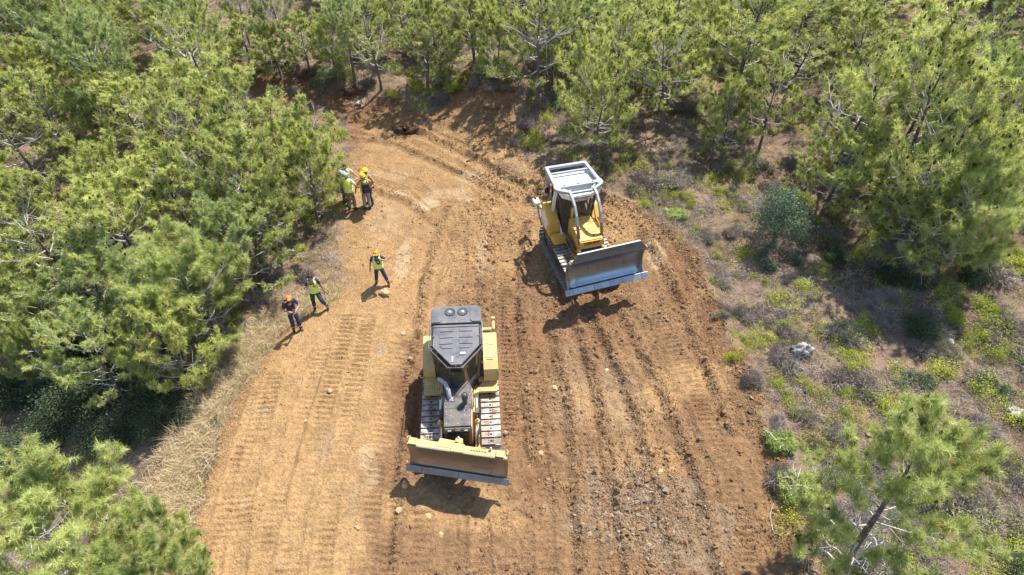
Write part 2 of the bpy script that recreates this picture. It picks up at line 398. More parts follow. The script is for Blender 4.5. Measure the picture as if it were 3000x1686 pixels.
def ground_mat():
    m = bpy.data.materials.new('bare_soil'); m.use_nodes = True; nt = m.node_tree; N = nt.nodes; L = nt.links; b = N['Principled BSDF']
    b.inputs['Roughness'].default_value = .95; b.inputs['Specular IOR Level'].default_value = .12
    at = N.new('ShaderNodeAttribute'); at.attribute_name = 'soil'
    geo_ = N.new('ShaderNodeTexCoord')
    n = N.new('ShaderNodeTexNoise'); n.inputs['Scale'].default_value = 9; n.inputs['Detail'].default_value = 8; n.inputs['Roughness'].default_value = .7; L.new(geo_.outputs['Object'], n.inputs['Vector'])
    hs = N.new('ShaderNodeHueSaturation'); mr = N.new('ShaderNodeMapRange'); mr.inputs[1].default_value = .3; mr.inputs[2].default_value = .7; mr.inputs[3].default_value = .66; mr.inputs[4].default_value = 1.34
    L.new(n.outputs[0], mr.inputs[0]); L.new(mr.outputs[0], hs.inputs['Value']); L.new(at.outputs['Color'], hs.inputs['Color']); L.new(hs.outputs[0], b.inputs['Base Color'])
    v = N.new('ShaderNodeTexVoronoi'); v.inputs['Scale'].default_value = 16; L.new(geo_.outputs['Object'], v.inputs['Vector'])
    n3 = N.new('ShaderNodeTexNoise'); n3.inputs['Scale'].default_value = 26; n3.inputs['Detail'].default_value = 5; n3.inputs['Roughness'].default_value = .75; L.new(geo_.outputs['Object'], n3.inputs['Vector'])
    b1 = N.new('ShaderNodeBump'); b1.inputs['Strength'].default_value = .55; b1.inputs['Distance'].default_value = .06; b1.invert = True; L.new(v.outputs['Distance'], b1.inputs['Height'])
    b2 = N.new('ShaderNodeBump'); b2.inputs['Strength'].default_value = .8; b2.inputs['Distance'].default_value = .05; L.new(n3.outputs[0], b2.inputs['Height']); L.new(b1.outputs[0], b2.inputs['Normal']); L.new(b2.outputs[0], b.inputs['Normal'])
    return m
gme = np_mesh('ground', np.stack([XR, YR, Zt], 1), F, [ground_mat()], smooth=True, attrs={'soil': C})
ground = link('ground', gme); tag(ground, kind='structure')
ground['label'] = 'bulldozed orange and brown earth clearing running uphill into dry pine woodland'
ground['category'] = 'ground'
def gz(x_, y_):
    """height of the finished ground sheet (bilinear)"""
    x_ = np.asarray(x_, dtype=np.float64); y_ = np.asarray(y_, dtype=np.float64)
    i = np.clip(np.searchsorted(gx, x_) - 1, 0, nx - 2); j = np.clip(np.searchsorted(gy, y_) - 1, 0, ny - 2)
    fx = (x_ - gx[i]) / (gx[i + 1] - gx[i]); fy = (y_ - gy[j]) / (gy[j + 1] - gy[j]); q = Zt.reshape(ny, nx)
    return (q[j, i] * (1 - fx) + q[j, i + 1] * fx) * (1 - fy) + (q[j + 1, i] * (1 - fx) + q[j + 1, i + 1] * fx) * fy
def clear_at(x_, y_):
    i = np.clip(np.searchsorted(gx, x_), 0, nx - 1); j = np.clip(np.searchsorted(gy, y_), 0, ny - 1); return clm.reshape(ny, nx)[j, i]

# ---------------------------------------------------------------- clods and stones (uncountable)
def rock_cloud(name, P, rad, mats, mi, tint, seed, detail=0):
    rs = np.random.RandomState(seed); n = len(P)
    t = (1 + 5 ** .5) / 2
    if detail == 0: v0 = np.array([(1, 0, 0), (-1, 0, 0), (0, 1, 0), (0, -1, 0), (0, 0, 1), (0, 0, -1)], float); f0 = np.array([(0, 2, 4), (2, 1, 4), (1, 3, 4), (3, 0, 4), (2, 0, 5), (1, 2, 5), (3, 1, 5), (0, 3, 5)])
    else:
        v0 = np.array([(-1, t, 0), (1, t, 0), (-1, -t, 0), (1, -t, 0), (0, -1, t), (0, 1, t), (0, -1, -t), (0, 1, -t), (t, 0, -1), (t, 0, 1), (-t, 0, -1), (-t, 0, 1)]) / math.hypot(1, t)
        f0 = np.array([(0, 11, 5), (0, 5, 1), (0, 1, 7), (0, 7, 10), (0, 10, 11), (1, 5, 9), (5, 11, 4), (11, 10, 2), (10, 7, 6), (7, 1, 8), (3, 9, 4), (3, 4, 2), (3, 2, 6), (3, 6, 8), (3, 8, 9), (4, 9, 5), (2, 4, 11), (6, 2, 10), (8, 6, 7), (9, 8, 1)])
    k = len(v0); sc = rs.uniform(.55, 1.25, (n, 1, 3)) * rad[:, None, None]; sc[:, :, 2] *= .75
    jit = 1 + rs.uniform(-.28, .28, (n, k, 1)); v = v0[None] * sc * jit
    a = rs.uniform(0, 6.28, n); ca, sa = np.cos(a)[:, None], np.sin(a)[:, None]
    tl = rs.uniform(-.5, .5, n)[:, None]; z2 = v[:, :, 2] * np.cos(tl) - v[:, :, 0] * np.sin(tl); x2 = v[:, :, 0] * np.cos(tl) + v[:, :, 2] * np.sin(tl)
    vx = x2 * ca - v[:, :, 1] * sa; vy = x2 * sa + v[:, :, 1] * ca
    V = np.stack([vx, vy, z2], 2) + P[:, None, :]
    Fc = (f0[None] + (np.arange(n) * k)[:, None, None]).reshape(-1, 3)
    return np_mesh(name, V.reshape(-1, 3), Fc, mats, np.repeat(mi, len(f0)), False, {'tint': np.repeat(tint, k)})
def tint_mat(name, ca, cb, rough=.9):
    m = mat(name, ca, rough); nt = m.node_tree; N = nt.nodes; L = nt.links; b = N['Principled BSDF']; b.inputs['Specular IOR Level'].default_value = .15
    at = N.new('ShaderNodeAttribute'); at.attribute_name = 'tint'; r = N.new('ShaderNodeValToRGB')
    r.color_ramp.elements[0].color = (*ca, 1); r.color_ramp.elements[1].color = (*cb, 1); L.new(at.outputs['Fac'], r.inputs[0]); L.new(r.outputs[0], b.inputs['Base Color']); return m
rs = np.random.RandomState(11)
def scatter(n, dens):
    out = []; tot = 0
    while tot < n:
        cx = rs.uniform(-18, 11, n * 3); cy = rs.uniform(5, 44, n * 3); p = dens(cx, cy); k = rs.rand(len(cx)) < p
        out.append(np.stack([cx[k], cy[k]], 1)); tot += k.sum()
    return np.concatenate(out)[:n]
FW = [W(pl) for pl, h in FUR]
q1 = flat_pt(1610, 1270); q2 = flat_pt(1740, 1350)
def clod_d(cx, cy):
    c = clear_at(cx, cy) > .5
    d = .10 + .25 * sst((cx + 3.2) / 2) + .3 * sst((cy - 27) / 3)
    d = d * np.clip(.5 + 3 * fbm(cx, cy, .7, 3), .05, 2)
    for p in FW: d = np.maximum(d, .75 * np.exp(-(seg_dist(cx, cy, p)[0] / .22) ** 2))
    d = np.maximum(d, .9 * np.exp(-(seg_dist(cx, cy, RIGHTW)[0] / .5) ** 2) * (cx > 0)); d = np.maximum(d, .5 * np.exp(-(seg_dist(cx, cy, EDGEW)[0] / .5) ** 2))
    d = np.maximum(d, np.exp(-(((cx - q1[0]) / 1.5) ** 2 + ((cy - q1[1]) / 1.6) ** 2)))
    return np.clip(d, 0, 1) * c
cp = scatter(86000, clod_d)
rad = np.clip(.0115 * (rs.pareto(3.0, len(cp)) + 1), .011, .07)
rad *= (1 + .45 * sst((cp[:, 0] + 3) / 2)); rub = np.exp(-(((cp[:, 0] - q1[0]) / 1.5) ** 2 + ((cp[:, 1] - q1[1]) / 1.6) ** 2)); rad *= 1 + .25 * rub
P = np.stack([cp[:, 0], cp[:, 1], gz(cp[:, 0], cp[:, 1]) + rad * .25], 1)
mi = (rs.rand(len(cp)) < .07 + .45 * rub).astype(int); mi = np.where((cp[:, 0] < -3.8) & (cp[:, 1] < 18.5) & (mi == 0), 2, mi)
M_clod = tint_mat('brown_clod', (.14, .08, .042), (.30, .18, .092)); M_stone = tint_mat('grey_stone', (.17, .12, .085), (.36, .28, .20)); M_tanclod = tint_mat('tan_clod', (.26, .145, .062), (.44, .27, .13))
o = link('soil_clods', rock_cloud('soil_clods', P, rad, [M_clod, M_stone, M_tanclod], mi, rs.rand(len(cp)), 3))
tag(o, 'loose earth clods and small stones scattered over the graded soil', 'clods', kind='stuff')
# ---------------------------------------------------------------- plants
M_bark = noisy('pine_bark', (.075, .052, .042), (.19, .155, .135), .9, scale=9, bump=.8, bscale=30, stretch=(1, 1, .35), pos=(.35, .65))
M_limb = noisy('grey_limb_bark', (.28, .25, .23), (.62, .58, .56), .85, scale=5, bump=.3, pos=(.3, .6))
M_needle = leaf_mat('pine_needles', (.13, .17, .045), (.46, .51, .115), (.80, .83, .27), .48)
M_needle2 = leaf_mat('fresh_pine_needles', (.13, .18, .05), (.40, .46, .12), (.70, .75, .27), .45)
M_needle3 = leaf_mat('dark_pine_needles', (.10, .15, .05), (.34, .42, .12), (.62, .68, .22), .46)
M_brownn = leaf_mat('dead_needles', (.20, .11, .05), (.34, .20, .09), (.46, .32, .16), .3)
M_cone = mat('pine_cone', (.035, .024, .022), .8)
M_leafg = leaf_mat('lentisk_leaves', (.13, .18, .03), (.38, .43, .055), (.64, .63, .10), .42)
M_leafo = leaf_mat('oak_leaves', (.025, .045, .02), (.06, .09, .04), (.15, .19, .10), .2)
M_leafv = leaf_mat('olive_leaves', (.06, .10, .055), (.12, .18, .10), (.25, .32, .20), .2)
M_thorn = leaf_mat('thorn_twigs', (.11, .09, .075), (.28, .225, .19), (.48, .42, .37), .05, .9)
M_straw = leaf_mat('dry_grass', (.30, .22, .12), (.55, .43, .25), (.75, .63, .42), .25, .8)
M_dry = leaf_mat('dry_scrub', (.13, .095, .08), (.26, .195, .155), (.42, .34, .25), .1, .9)

def unit(v): return v / np.maximum(np.linalg.norm(v, axis=-1, keepdims=True), 1e-9)
def prisms(P0, P1, r0, r1, n=3):
    d = unit(P1 - P0); u = unit(np.cross(d, np.array([.31, .2, .93]))); w_ = np.cross(d, u); k = len(P0)
    ang = np.arange(n) * 2 * np.pi / n; o = u[:, None] * np.cos(ang)[None, :, None] + w_[:, None] * np.sin(ang)[None, :, None]
    V = np.concatenate([P0[:, None] + o * np.asarray(r0).reshape(-1, 1, 1), P1[:, None] + o * np.asarray(r1).reshape(-1, 1, 1)], 1)
    f = np.array([(i, (i + 1) % n, n + (i + 1) % n, n + i) for i in range(n)])
    F4 = (f[None] + (np.arange(k) * 2 * n)[:, None, None]).reshape(-1, 4)
    return V.reshape(-1, 3), F4
def q2t(F): return np.concatenate([F[:, [0, 1, 2]], F[:, [0, 2, 3]]])
def needles(C, D, rs, cnt, ln, wd):
    n = len(C); d = rs.normal(size=(n, cnt, 3)); d = unit(d) * .95 + D[:, None] * .75 + np.array([0, 0, .12]); d = unit(d)
    s = unit(np.cross(d, rs.normal(size=(n, cnt, 3)) * .45 + np.array([.25, .25, .9]))); l = ln * rs.uniform(.65, 1.15, (n, cnt, 1))
    b = C[:, None] + d * .015 - D[:, None] * rs.uniform(0, .12, (n, cnt, 1)); e = b + d * l; e[:, :, 2] -= .12 * l[:, :, 0] ** 2 * 2
    V = np.stack([b - s * wd / 2, b + s * wd / 2, e], 2).reshape(-1, 3); return V, np.arange(len(V)).reshape(-1, 3)
def lerp_poly(pl, t):
    k = (len(pl) - 1) * np.clip(t, 0, .9999); i = k.astype(int); f = (k - i)[:, None]; return pl[i] * (1 - f) + pl[i + 1] * f, unit(pl[i + 1] - pl[i])
def pine(name, seed, H, RR, nl=24, nsub=9, ntw=5, cnt=9, ln=.2, wd=.026, bare=.3, flat=.5, lean=0., cones=.03, dead=3, needle=None, round_=1.0, low=.3):
    rs = np.random.RandomState(seed); needle = needle or M_needle
    tt = np.linspace(0, 1, 9); la = rs.uniform(0, 6.28)
    tr = np.stack([np.cos(la) * lean * tt ** 1.4 * H + np.cumsum(rs.normal(0, .055, 9)) * tt, np.sin(la) * lean * tt ** 1.4 * H + np.cumsum(rs.normal(0, .055, 9)) * tt, tt * H * .95 - .25], 1)
    trad = .021 * H * (1 - .88 * tt) + .01; trad[0] *= 1.3
    VT, FT = [], []; off = 0
    def addt(pl, r0, r1, n):
        nonlocal off
        k = len(pl) - 1; rr = np.linspace(r0, r1, k + 1) if not hasattr(r0, '__len__') else r0
        V, Fq = prisms(pl[:-1], pl[1:], rr[:-1], rr[1:], n); VT.append(V); FT.append(Fq + off); off += len(V); return len(Fq)
    mt = [0] * addt(tr, trad, None, 8)
    C, D, TA, TB, TC = [], [], [], [], []; rc = []
    for i in range(nl):
        f = (i + .5) / nl; h = low + (1 - low) * f ** .85; h = min(h, .985); p0, _ = lerp_poly(tr, np.array([h])); p0 = p0[0]
        az = i * 2.4 + rs.normal(0, .35); q = (h - low) / (1 - low)
        prof = (np.sin(np.pi * np.clip(.18 + .70 * q, 0, 1)) ** .8) * (1 - .25 * q) * round_ + .12
        L_ = RR * prof * rs.uniform(.72, 1.15); el = R(8) + R(50) * q ** 1.5 + rs.normal(0, .1)
        k = 6; s_ = np.linspace(0, 1, k)[:, None]
        dirh = np.array([np.cos(az), np.sin(az), 0]); per = np.array([-np.sin(az), np.cos(az), 0])
        pl = p0 + dirh * s_ * L_ * np.cos(el) + np.array([0, 0, 1]) * (s_ * L_ * np.sin(el) + s_ ** 2.2 * L_ * .16 - flat * .10 * L_ * np.sin(s_ * np.pi)) + per * np.sin(s_ * 3.1 * rs.uniform(.5, 1.3)) * rs.normal(0, .10) * L_
        pl[1:] += rs.normal(0, .025 * L_, (k - 1, 3))
        r0 = max(.012 * H * (1 - .7 * q) * .55, .014); mt += [1] * addt(pl, r0, .006, 5)
        isdead = rs.rand() < bare * .12
        ns = max(3, int(nsub * (.45 + .55 * L_ / RR)))
        ts = rs.uniform(.22, 1, ns) ** .75; b0, bd = lerp_poly(pl, ts)
        for j in range(ns):
            sl_ = L_ * rs.uniform(.2, .42) * (1.15 - .55 * ts[j]); sgn = 1 if j % 2 else -1
            dd = unit(bd[j] * rs.uniform(.4, 1) + per * sgn * rs.uniform(.5, 1.1) + np.array([0, 0, rs.uniform(-.12, .55)]))
            e = b0[j] + dd * sl_ + np.array([0, 0, .12 * sl_]); mid = (b0[j] + e) / 2 + rs.normal(0, .05 * sl_, 3)
            sp = np.stack([b0[j], mid, e]); mt += [1] * addt(sp, r0 * .38 + .003, .004, 3)
            if isdead: continue
            m = ntw; tq = rs.uniform(.25, 1.0, m); c0, cd_ = lerp_poly(sp, tq)
            dd2 = unit(cd_ * .6 + rs.normal(0, .75, (m, 3)) + np.array([0, 0, .45])); tl = rs.uniform(.06, .30, (m, 1)) * (.6 + .4 * RR / 2.3)
            c1 = c0 + dd2 * tl; TA.append(c0); TB.append(c1); C.append(c1); D.append(dd2); C.append(c0 * .45 + c1 * .55); D.append(dd2)
            C.append(e[None]); D.append(dd[None]); TC.append(rs.uniform(-.1, .62) + np.zeros(2 * m + 1)); rc.append(1)
        for _ in range(dead if i < nl * .5 else 0):
            t_ = rs.uniform(.15, .6); b, d1 = lerp_poly(pl, np.array([t_])); dd = unit(d1[0] * .5 + rs.normal(0, .6, 3)); e1 = b[0] + dd * rs.uniform(.3, .7); e2 = e1 + unit(dd + rs.normal(0, .5, 3)) * rs.uniform(.2, .5)
            mt += [1] * addt(np.stack([b[0], e1, e2]), .012, .004, 3)
    me_t = np_mesh(name + '_trunk', np.concatenate(VT), np.concatenate(FT), [M_bark, M_limb], mt, True)
    C = np.concatenate(C); D = unit(np.concatenate(D)); TC = np.concatenate(TC)
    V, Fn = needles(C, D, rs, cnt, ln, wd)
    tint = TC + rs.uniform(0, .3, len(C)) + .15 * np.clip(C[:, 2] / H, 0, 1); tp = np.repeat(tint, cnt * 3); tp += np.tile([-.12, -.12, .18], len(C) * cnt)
    A = np.concatenate(TA); B = np.concatenate(TB); V2, F2 = prisms(A, B, np.full(len(A), .007 if wd < .02 else .010), np.full(len(A), .005), 3); F2 = q2t(F2) + len(V)
    nc = int(len(C) * cones); idx = rs.choice(len(C), nc, replace=False)
    cv = np.array([(1, 0, 0), (-.5, .87, 0), (-.5, -.87, 0), (0, 0, 1.4), (0, 0, -1.1)]); cf = np.array([(0, 1, 3), (1, 2, 3), (2, 0, 3), (1, 0, 4), (2, 1, 4), (0, 2, 4)])
    cl_ = (C[idx] + rs.normal(0, .05, (nc, 3)))[:, None] + cv[None] * rs.uniform(.04, .07, (nc, 1, 1)); b_ = len(V) + len(V2)
    F3 = (cf[None] + (np.arange(nc) * 5)[:, None, None]).reshape(-1, 3) + b_
    VV = np.concatenate([V, V2, cl_.reshape(-1, 3)]); FF = np.concatenate([Fn, F2, F3])
    mi = np.concatenate([np.repeat(np.where(rs.rand(len(C)) < .05, 3, 0), cnt), np.ones(len(F2)), np.full(len(F3), 2)])
    ta = np.concatenate([tp, np.full(len(V2), .5), np.full(nc * 5, .5)])
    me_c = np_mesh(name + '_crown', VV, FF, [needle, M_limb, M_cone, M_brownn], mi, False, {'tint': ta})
    return dict(t=me_t, c=me_c, H=H, R=RR)
VAR = {
 'round': pine('pine_a', 1, 6.0, 2.5, nl=28, nsub=15, ntw=6, cnt=10, ln=.165, wd=.023, lean=.03, low=.22, cones=.06),
 'open': pine('pine_b', 2, 6.5, 2.7, nl=22, nsub=12, ntw=5, cnt=10, ln=.165, wd=.023, bare=1.8, dead=5, lean=.07, low=.3, cones=.10),
 'broad': pine('pine_c', 3, 5.2, 2.8, nl=28, nsub=16, ntw=6, cnt=10, ln=.165, wd=.023, lean=.05, low=.26, flat=1.0, cones=.07),
 'slender': pine('pine_d', 4, 6.0, 1.9, nl=26, nsub=12, ntw=5, cnt=10, ln=.165, wd=.023, lean=.03, low=.2),
 'leaning': pine('pine_e', 5, 6.0, 2.5, nl=25, nsub=14, ntw=6, cnt=10, ln=.165, wd=.023, lean=.15, bare=1.0, dead=4, low=.3, cones=.10),
 'conical': pine('pine_f', 6, 5.0, 2.0, nl=28, nsub=12, ntw=6, cnt=10, ln=.165, wd=.023, lean=.02, low=.10, round_=.95),
 'bushy': pine('pine_g', 7, 3.8, 2.1, nl=26, nsub=14, ntw=6, cnt=10, ln=.165, wd=.023, lean=.04, low=.12, cones=.015),
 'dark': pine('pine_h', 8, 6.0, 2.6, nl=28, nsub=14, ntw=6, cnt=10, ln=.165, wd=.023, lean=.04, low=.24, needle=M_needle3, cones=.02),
 'nearround': pine('pine_n', 9, 5.5, 2.9, nl=40, nsub=16, ntw=10, cnt=18, ln=.19, wd=.012, lean=.03, dead=3, low=.15, needle=M_needle2, cones=.010),
 'nearpad': pine('pine_o', 10, 4.8, 2.4, nl=30, nsub=15, ntw=9, cnt=16, ln=.20, wd=.013, lean=.06, dead=3, low=.3, needle=M_needle2, cones=.012, flat=1.2),
 'neartall': pine('pine_p', 12, 6.0, 2.3, nl=36, nsub=11, ntw=8, cnt=16, ln=.20, wd=.012, lean=.03, dead=5, low=.10, needle=M_needle2, round_=.95, cones=.012),
}
TREES = []
def add_tree(kind, x_, y_, H, RR, rz=None, z=None):
    v = VAR[kind]; rr = random.Random(int(x_ * 100) * 7 + int(y_ * 100))
    t = empty('pine_tree', (x_, y_, float(gz(x_, y_)) if z is None else z), rr.uniform(0, 6.28) if rz is None else rz)
    t.scale = (RR / v['R'], RR / v['R'], H / v['H'])
    link('trunk', v['t'], t); link('crown', v['c'], t)
    TREES.append((t, kind, x_, y_, H, RR)); return t
def crown_at(px, py, H):
    p = G(px, py, H * .58); return p.x, p.y
TL = [ # plan position of the crown, height, crown radius, form, label
 (190, 1395, 5.4, 2.45, 'nearround', 'large bright green pine filling the bottom left corner'),
 (395, 1475, 4.2, 1.4, 'nearpad', 'small pine reaching out over the orange fill beside the bottom left corner pine'),
 (485, 755, 5.0, 2.1, 'nearpad', 'bright round pine crown overhanging shaded dry grass left of the two people'),
 (100, 905, 4.0, 1.0, 'nearpad', 'small bright pine tuft standing out of the dark shade above the corner pine'),
 (15, 800, 5.5, 1.5, 'nearpad', 'bright pine cut by the left frame edge, beside the thick leaning grey trunk'),
 (170, 640, 7.0, 2.6, 'open', 'open pine with thick leaning trunk and long bare grey limbs near the left frame edge'),
 (330, 600, 6.5, 2.4, 'round', 'broad bright pine in the middle of the left wood above the round overhanging crown'),
 (420, 880, 4.5, 1.4, 'bushy', 'low pine below the round overhanging crown, at the edge of the dark bushes'),
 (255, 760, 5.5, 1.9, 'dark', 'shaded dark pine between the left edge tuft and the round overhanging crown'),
 (662, 672, 5.3, 2.1, 'round', 'tall pine with thick dark trunk at the wood edge, below the group of six', 1),
 (706, 672, 4.6, 1.35, 'slender', 'slim pine with thin slanting trunk beside the thick dark trunk at the wood edge', 1),
 (770, 395, 4.8, 1.8, 'broad', 'pine full of dark cones jutting over the clearing above the group of six'),
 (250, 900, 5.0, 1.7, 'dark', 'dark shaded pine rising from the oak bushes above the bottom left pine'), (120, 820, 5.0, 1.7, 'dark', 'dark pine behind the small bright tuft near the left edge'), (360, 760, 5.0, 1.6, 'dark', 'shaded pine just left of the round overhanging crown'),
 (545, 120, 3.4, 1.4, 'bushy', 'short bushy pine below the bare pale slope, leftmost of its row'), (615, 110, 3.4, 1.4, 'conical', 'small cone shaped pine below the bare pale slope, behind the clearing end'), (690, 125, 3.4, 1.4, 'bushy', 'short pine directly behind the far left end of the red scarp'), (765, 115, 3.6, 1.4, 'round', 'small round pine behind the scarp, left of the felled grey boughs'), (830, 110, 3.6, 1.4, 'bushy', 'short dense pine behind the felled grey boughs on the scarp'),
 (925, 30, 4.8, 1.9, 'round', 'round pine at the top edge behind the straight shaded trunk'), (1010, 40, 4.8, 1.9, 'broad', 'flat pine at the top edge behind the thin pale limbed pine'), (1110, 35, 4.8, 1.9, 'round', 'round pine at the top edge behind the crooked trunked pine'), (1190, 60, 4.6, 1.8, 'conical', 'pine at the top edge behind the heap of felled boughs'), (1250, 110, 4.0, 1.5, 'bushy', 'bushy pine directly behind the heap of felled boughs'),
 (255, 265, 4.0, 1.6, 'bushy', 'bushy pine below the twin trunked pine in the upper left'), (340, 300, 4.4, 1.8, 'round', 'round pine in the upper part of the left wood below the twin trunked pine'), (130, 300, 4.6, 1.9, 'broad', 'broad pine near the left edge below the top left corner pine'),
 (775, 455, 4.4, 1.5, 'bushy', 'low bushy pine filling the wood edge left of the group of six'),
 (2330, 560, 5.0, 2.2, 'broad', 'broad pine between the slanting trunk and the low spreading pine'),
 (2450, 450, 5.6, 2.4, 'round', 'round pine below the trunk at the right frame edge'),
 (2110, 430, 4.6, 1.9, 'round', 'round bright pine above the olive tree'),
 (600, 440, 5.6, 2.3, 'broad', 'broad pine one row behind the thick dark trunk at the wood edge'),
 (600, 640, 5.0, 1.8, 'dark', 'shaded pine between the thick dark trunk and the round overhanging crown'),
 (1352, 284, 6.4, 2.4, 'open', 'tallest pine directly behind the spoil heap with a long bare trunk and spreading limbs', 1),
 (1493, 412, 4.4, 2.1, 'broad', 'flat topped pine with a forked pale trunk directly behind the white roofed bulldozer', 1),
 (1662, 335, 5.4, 2.1, 'leaning', 'pine with a curved S shaped trunk right of the forked pine', 1),
 (1833, 290, 6.8, 3.0, 'round', 'massive dark trunked pine with a great round crown above the right hand shrubs', 1),
 (1905, 392, 4.4, 1.5, 'leaning', 'leaning pine below and right of the massive round crowned pine', 1),
 (1812, 402, 3.6, 1.4, 'bushy', 'short pine with drooping lower boughs straight below the massive round crowned pine', 1),
 (1077, 235, 4.6, 2.0, 'round', 'pine with a dark crooked trunk standing just behind the scarp of red earth', 1),
 (960, 225, 4.3, 1.6, 'open', 'pine with thin pale limbs left of the crooked trunked pine behind the scarp', 1),
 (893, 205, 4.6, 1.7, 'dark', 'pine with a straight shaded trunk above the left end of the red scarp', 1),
 (1118, 228, 4.0, 1.2, 'leaning', 'slim slanting pine right of the crooked trunked pine behind the scarp', 1),
 (2330, 330, 8.5, 3.2, 'broad', 'biggest pine on the right, a wide yellow green crown above the shaded slope'),
 (2140, 300, 7.0, 2.4, 'open', 'cone covered pine left of the biggest wide crowned pine on the right'),
 (2420, 560, 6.0, 2.0, 'nearpad', 'low spreading pine right of the thick slanting trunk on the shaded slope'),
 (2232, 662, 6.6, 2.6, 'broad', 'pine with a thick slanting trunk casting the big shade on the right slope', 1),
 (2556, 385, 7.6, 2.6, 'open', 'dark trunked pine cut by the right frame edge with long bare limbs', 1),
 (2238, 1280, 7.6, 1.95, 'neartall', 'large bright pine in the bottom right foreground with pale dead leader on top'),
 (2400, 1150, 2.6, .7, 'bushy', 'sapling pine with a bare bent stem right of the bottom right foreground pine'),
 (250, 190, 6.5, 2.2, 'dark', 'dark green pine with twin dark trunks in the far upper left'),
 (90, 110, 6.5, 2.3, 'dark', 'dark rounded pine near the top left corner'),
 (465, 75, 6.5, 2.0, 'dark', 'olive brown crowned pine by itself below the bare hillside at the top'),
 (695, 40, 5.5, 1.5, 'dark', 'small dark pine standing alone against the bare pale slope at the top'),
 (600, 10, 5.5, 1.2, 'dark', 'pine standing on the bare pale slope at the very top edge'),
 (2530, 260, 6.5, 2.0, 'dark', 'grey green pine behind the dark trunk at the right frame edge'),
]
PXT = []
for (px, py, H, RR, kd, lb, *bs) in TL:
    if bs: p_ = G(px, py); x_, y_ = p_.x, p_.y
    else: H *= .84; x_, y_ = crown_at(px, py, H)
    t = add_tree(kd, x_, y_, H, RR); tag(t, lb, 'pine tree', 'pines around the clearing')
# fill the rest of the woods
rs = np.random.RandomState(5)
def proj(x_, y_, z_):
    zc = y_ * CT + (CAMH - z_) * ST; return 1288 + FX * x_ / zc, 724 + FX * (-y_ * ST + (CAMH - z_) * CT) / zc
def hard_blocked(x_, y_, RR, H=5.):
    for dx, hh in ((0, .3), (0, .42), (0, .6), (0, .78), (0, .95), (-.7, .5), (.7, .5), (-.7, .75), (.7, .75)):
        q = proj(x_ + dx * RR, y_, bz(x_, y_) + hh * H)
        if inside(np.array([q[0]]), np.array([q[1]]), CLEAR)[0]: return True
        if 650 < q[0] < 900 and 195 < q[1] < 262 or 460 < q[0] < 780 and -10 < q[1] < 48 or 2290 < q[0] < 2450 and 30 < q[1] < 125 or 205 < q[0] < 300 and 222 < q[1] < 262: return True
    if 4 < y_ < 52 and seg_dist(np.array([x_]), np.array([y_]), CLEARW)[0][0] < RR * .62: return True
    if inside(np.array([x_]), np.array([y_]), CLEARW)[0]: return True
    if y_ > 26 and any(inside(np.array([x_ - .35 * h_ - d_ * RR]), np.array([y_ - .36 * h_]), CLEARW)[0] for h_ in (.4 * H, .7 * H) for d_ in (-.5, .3)): return True
    px, py = proj(x_, y_, bz(x_, y_))
    if 1500 < px < 3200 and 430 < py < 1800 and not (px > 2050 and py < 640): return True          # shrub slope on the right
    if 1500 < px < 1830 and 300 < py: return True
    if 560 < px < 900 and 640 < py: return True
    if 430 < px < 800 and py > 780: return True
    if py > 830 and px < 500: return True
    if 2290 < px < 2470 and 20 < py < 150: return True
    if 640 < px < 770 and py < 62 or 500 < px < 640 and py < 38: return True
    return False
auto = []
for (sx, lo, hi) in ((2.6, 14, 34), (2.8, 34, 80)):
    for gy_ in np.arange(lo, hi, sx):
        for gx_ in np.arange(-62, 62, sx):
            x_ = gx_ + rs.uniform(-.42, .42) * sx; y_ = gy_ + rs.uniform(-.42, .42) * sx
            H = rs.uniform(3.9, 5.6); RR = rs.uniform(1.5, 2.3); ds = 1 - .22 * min(1, max(0, (y_ - 34) / 14)); H *= ds; RR *= ds; u = rs.rand(); kd = rs.choice(['round', 'open', 'broad', 'slender', 'leaning', 'conical', 'bushy', 'dark'], p=[.2, .15, .18, .08, .13, .06, .12, .08])
            if y_ > 34: RR *= 1.3
            px, py = proj(x_, y_, bz(x_, y_)); pt = proj(x_, y_, bz(x_, y_) + H)
            if px < -330 or px > 2900 or pt[1] < -160 and py < -60 or py > 1700: continue
            if kd == 'bushy': H = min(H, 3.8)
            if hard_blocked(x_, y_, RR, H): continue
            if len(TREES) >= 299: continue
            if any((x_ - t[2]) ** 2 + (y_ - t[3]) ** 2 < (.46 * (RR + t[5])) ** 2 for t in TREES): continue
            if u < (.0 if y_ > 33 or x_ < -12 else .13): continue
            t = add_tree(kd, x_, y_, H, RR); auto.append((t, kd, px, py, H))
FORM = {'round': 'round crowned pine', 'open': 'open bare limbed pine', 'broad': 'broad flat pine', 'slender': 'slender pine', 'leaning': 'leaning pine', 'conical': 'cone shaped young pine', 'bushy': 'low bushy pine', 'dark': 'dark green pine'}
ORD = ['first', 'second', 'third', 'fourth', 'fifth', 'sixth', 'seventh', 'eighth', 'ninth', 'tenth', 'eleventh', 'twelfth']
def ordw(i): return ORD[i] if i < 12 else str(i + 1) + 'th'
def zone(px, py):
    a = 'left wood' if px < 860 else ('behind the red scarp' if px < 1300 else ('behind the far bulldozer' if px < 1900 else 'right hand wood'))
    b = 'along the top edge' if py < 60 else ('in far rows' if py < 180 else ('in middle rows' if py < 360 else ('in nearer rows' if py < 620 else 'in nearest rows')))
    return a, b
cells = {}
for a_ in auto: cells.setdefault((a_[1], zone(a_[2], a_[3])), []).append(a_)
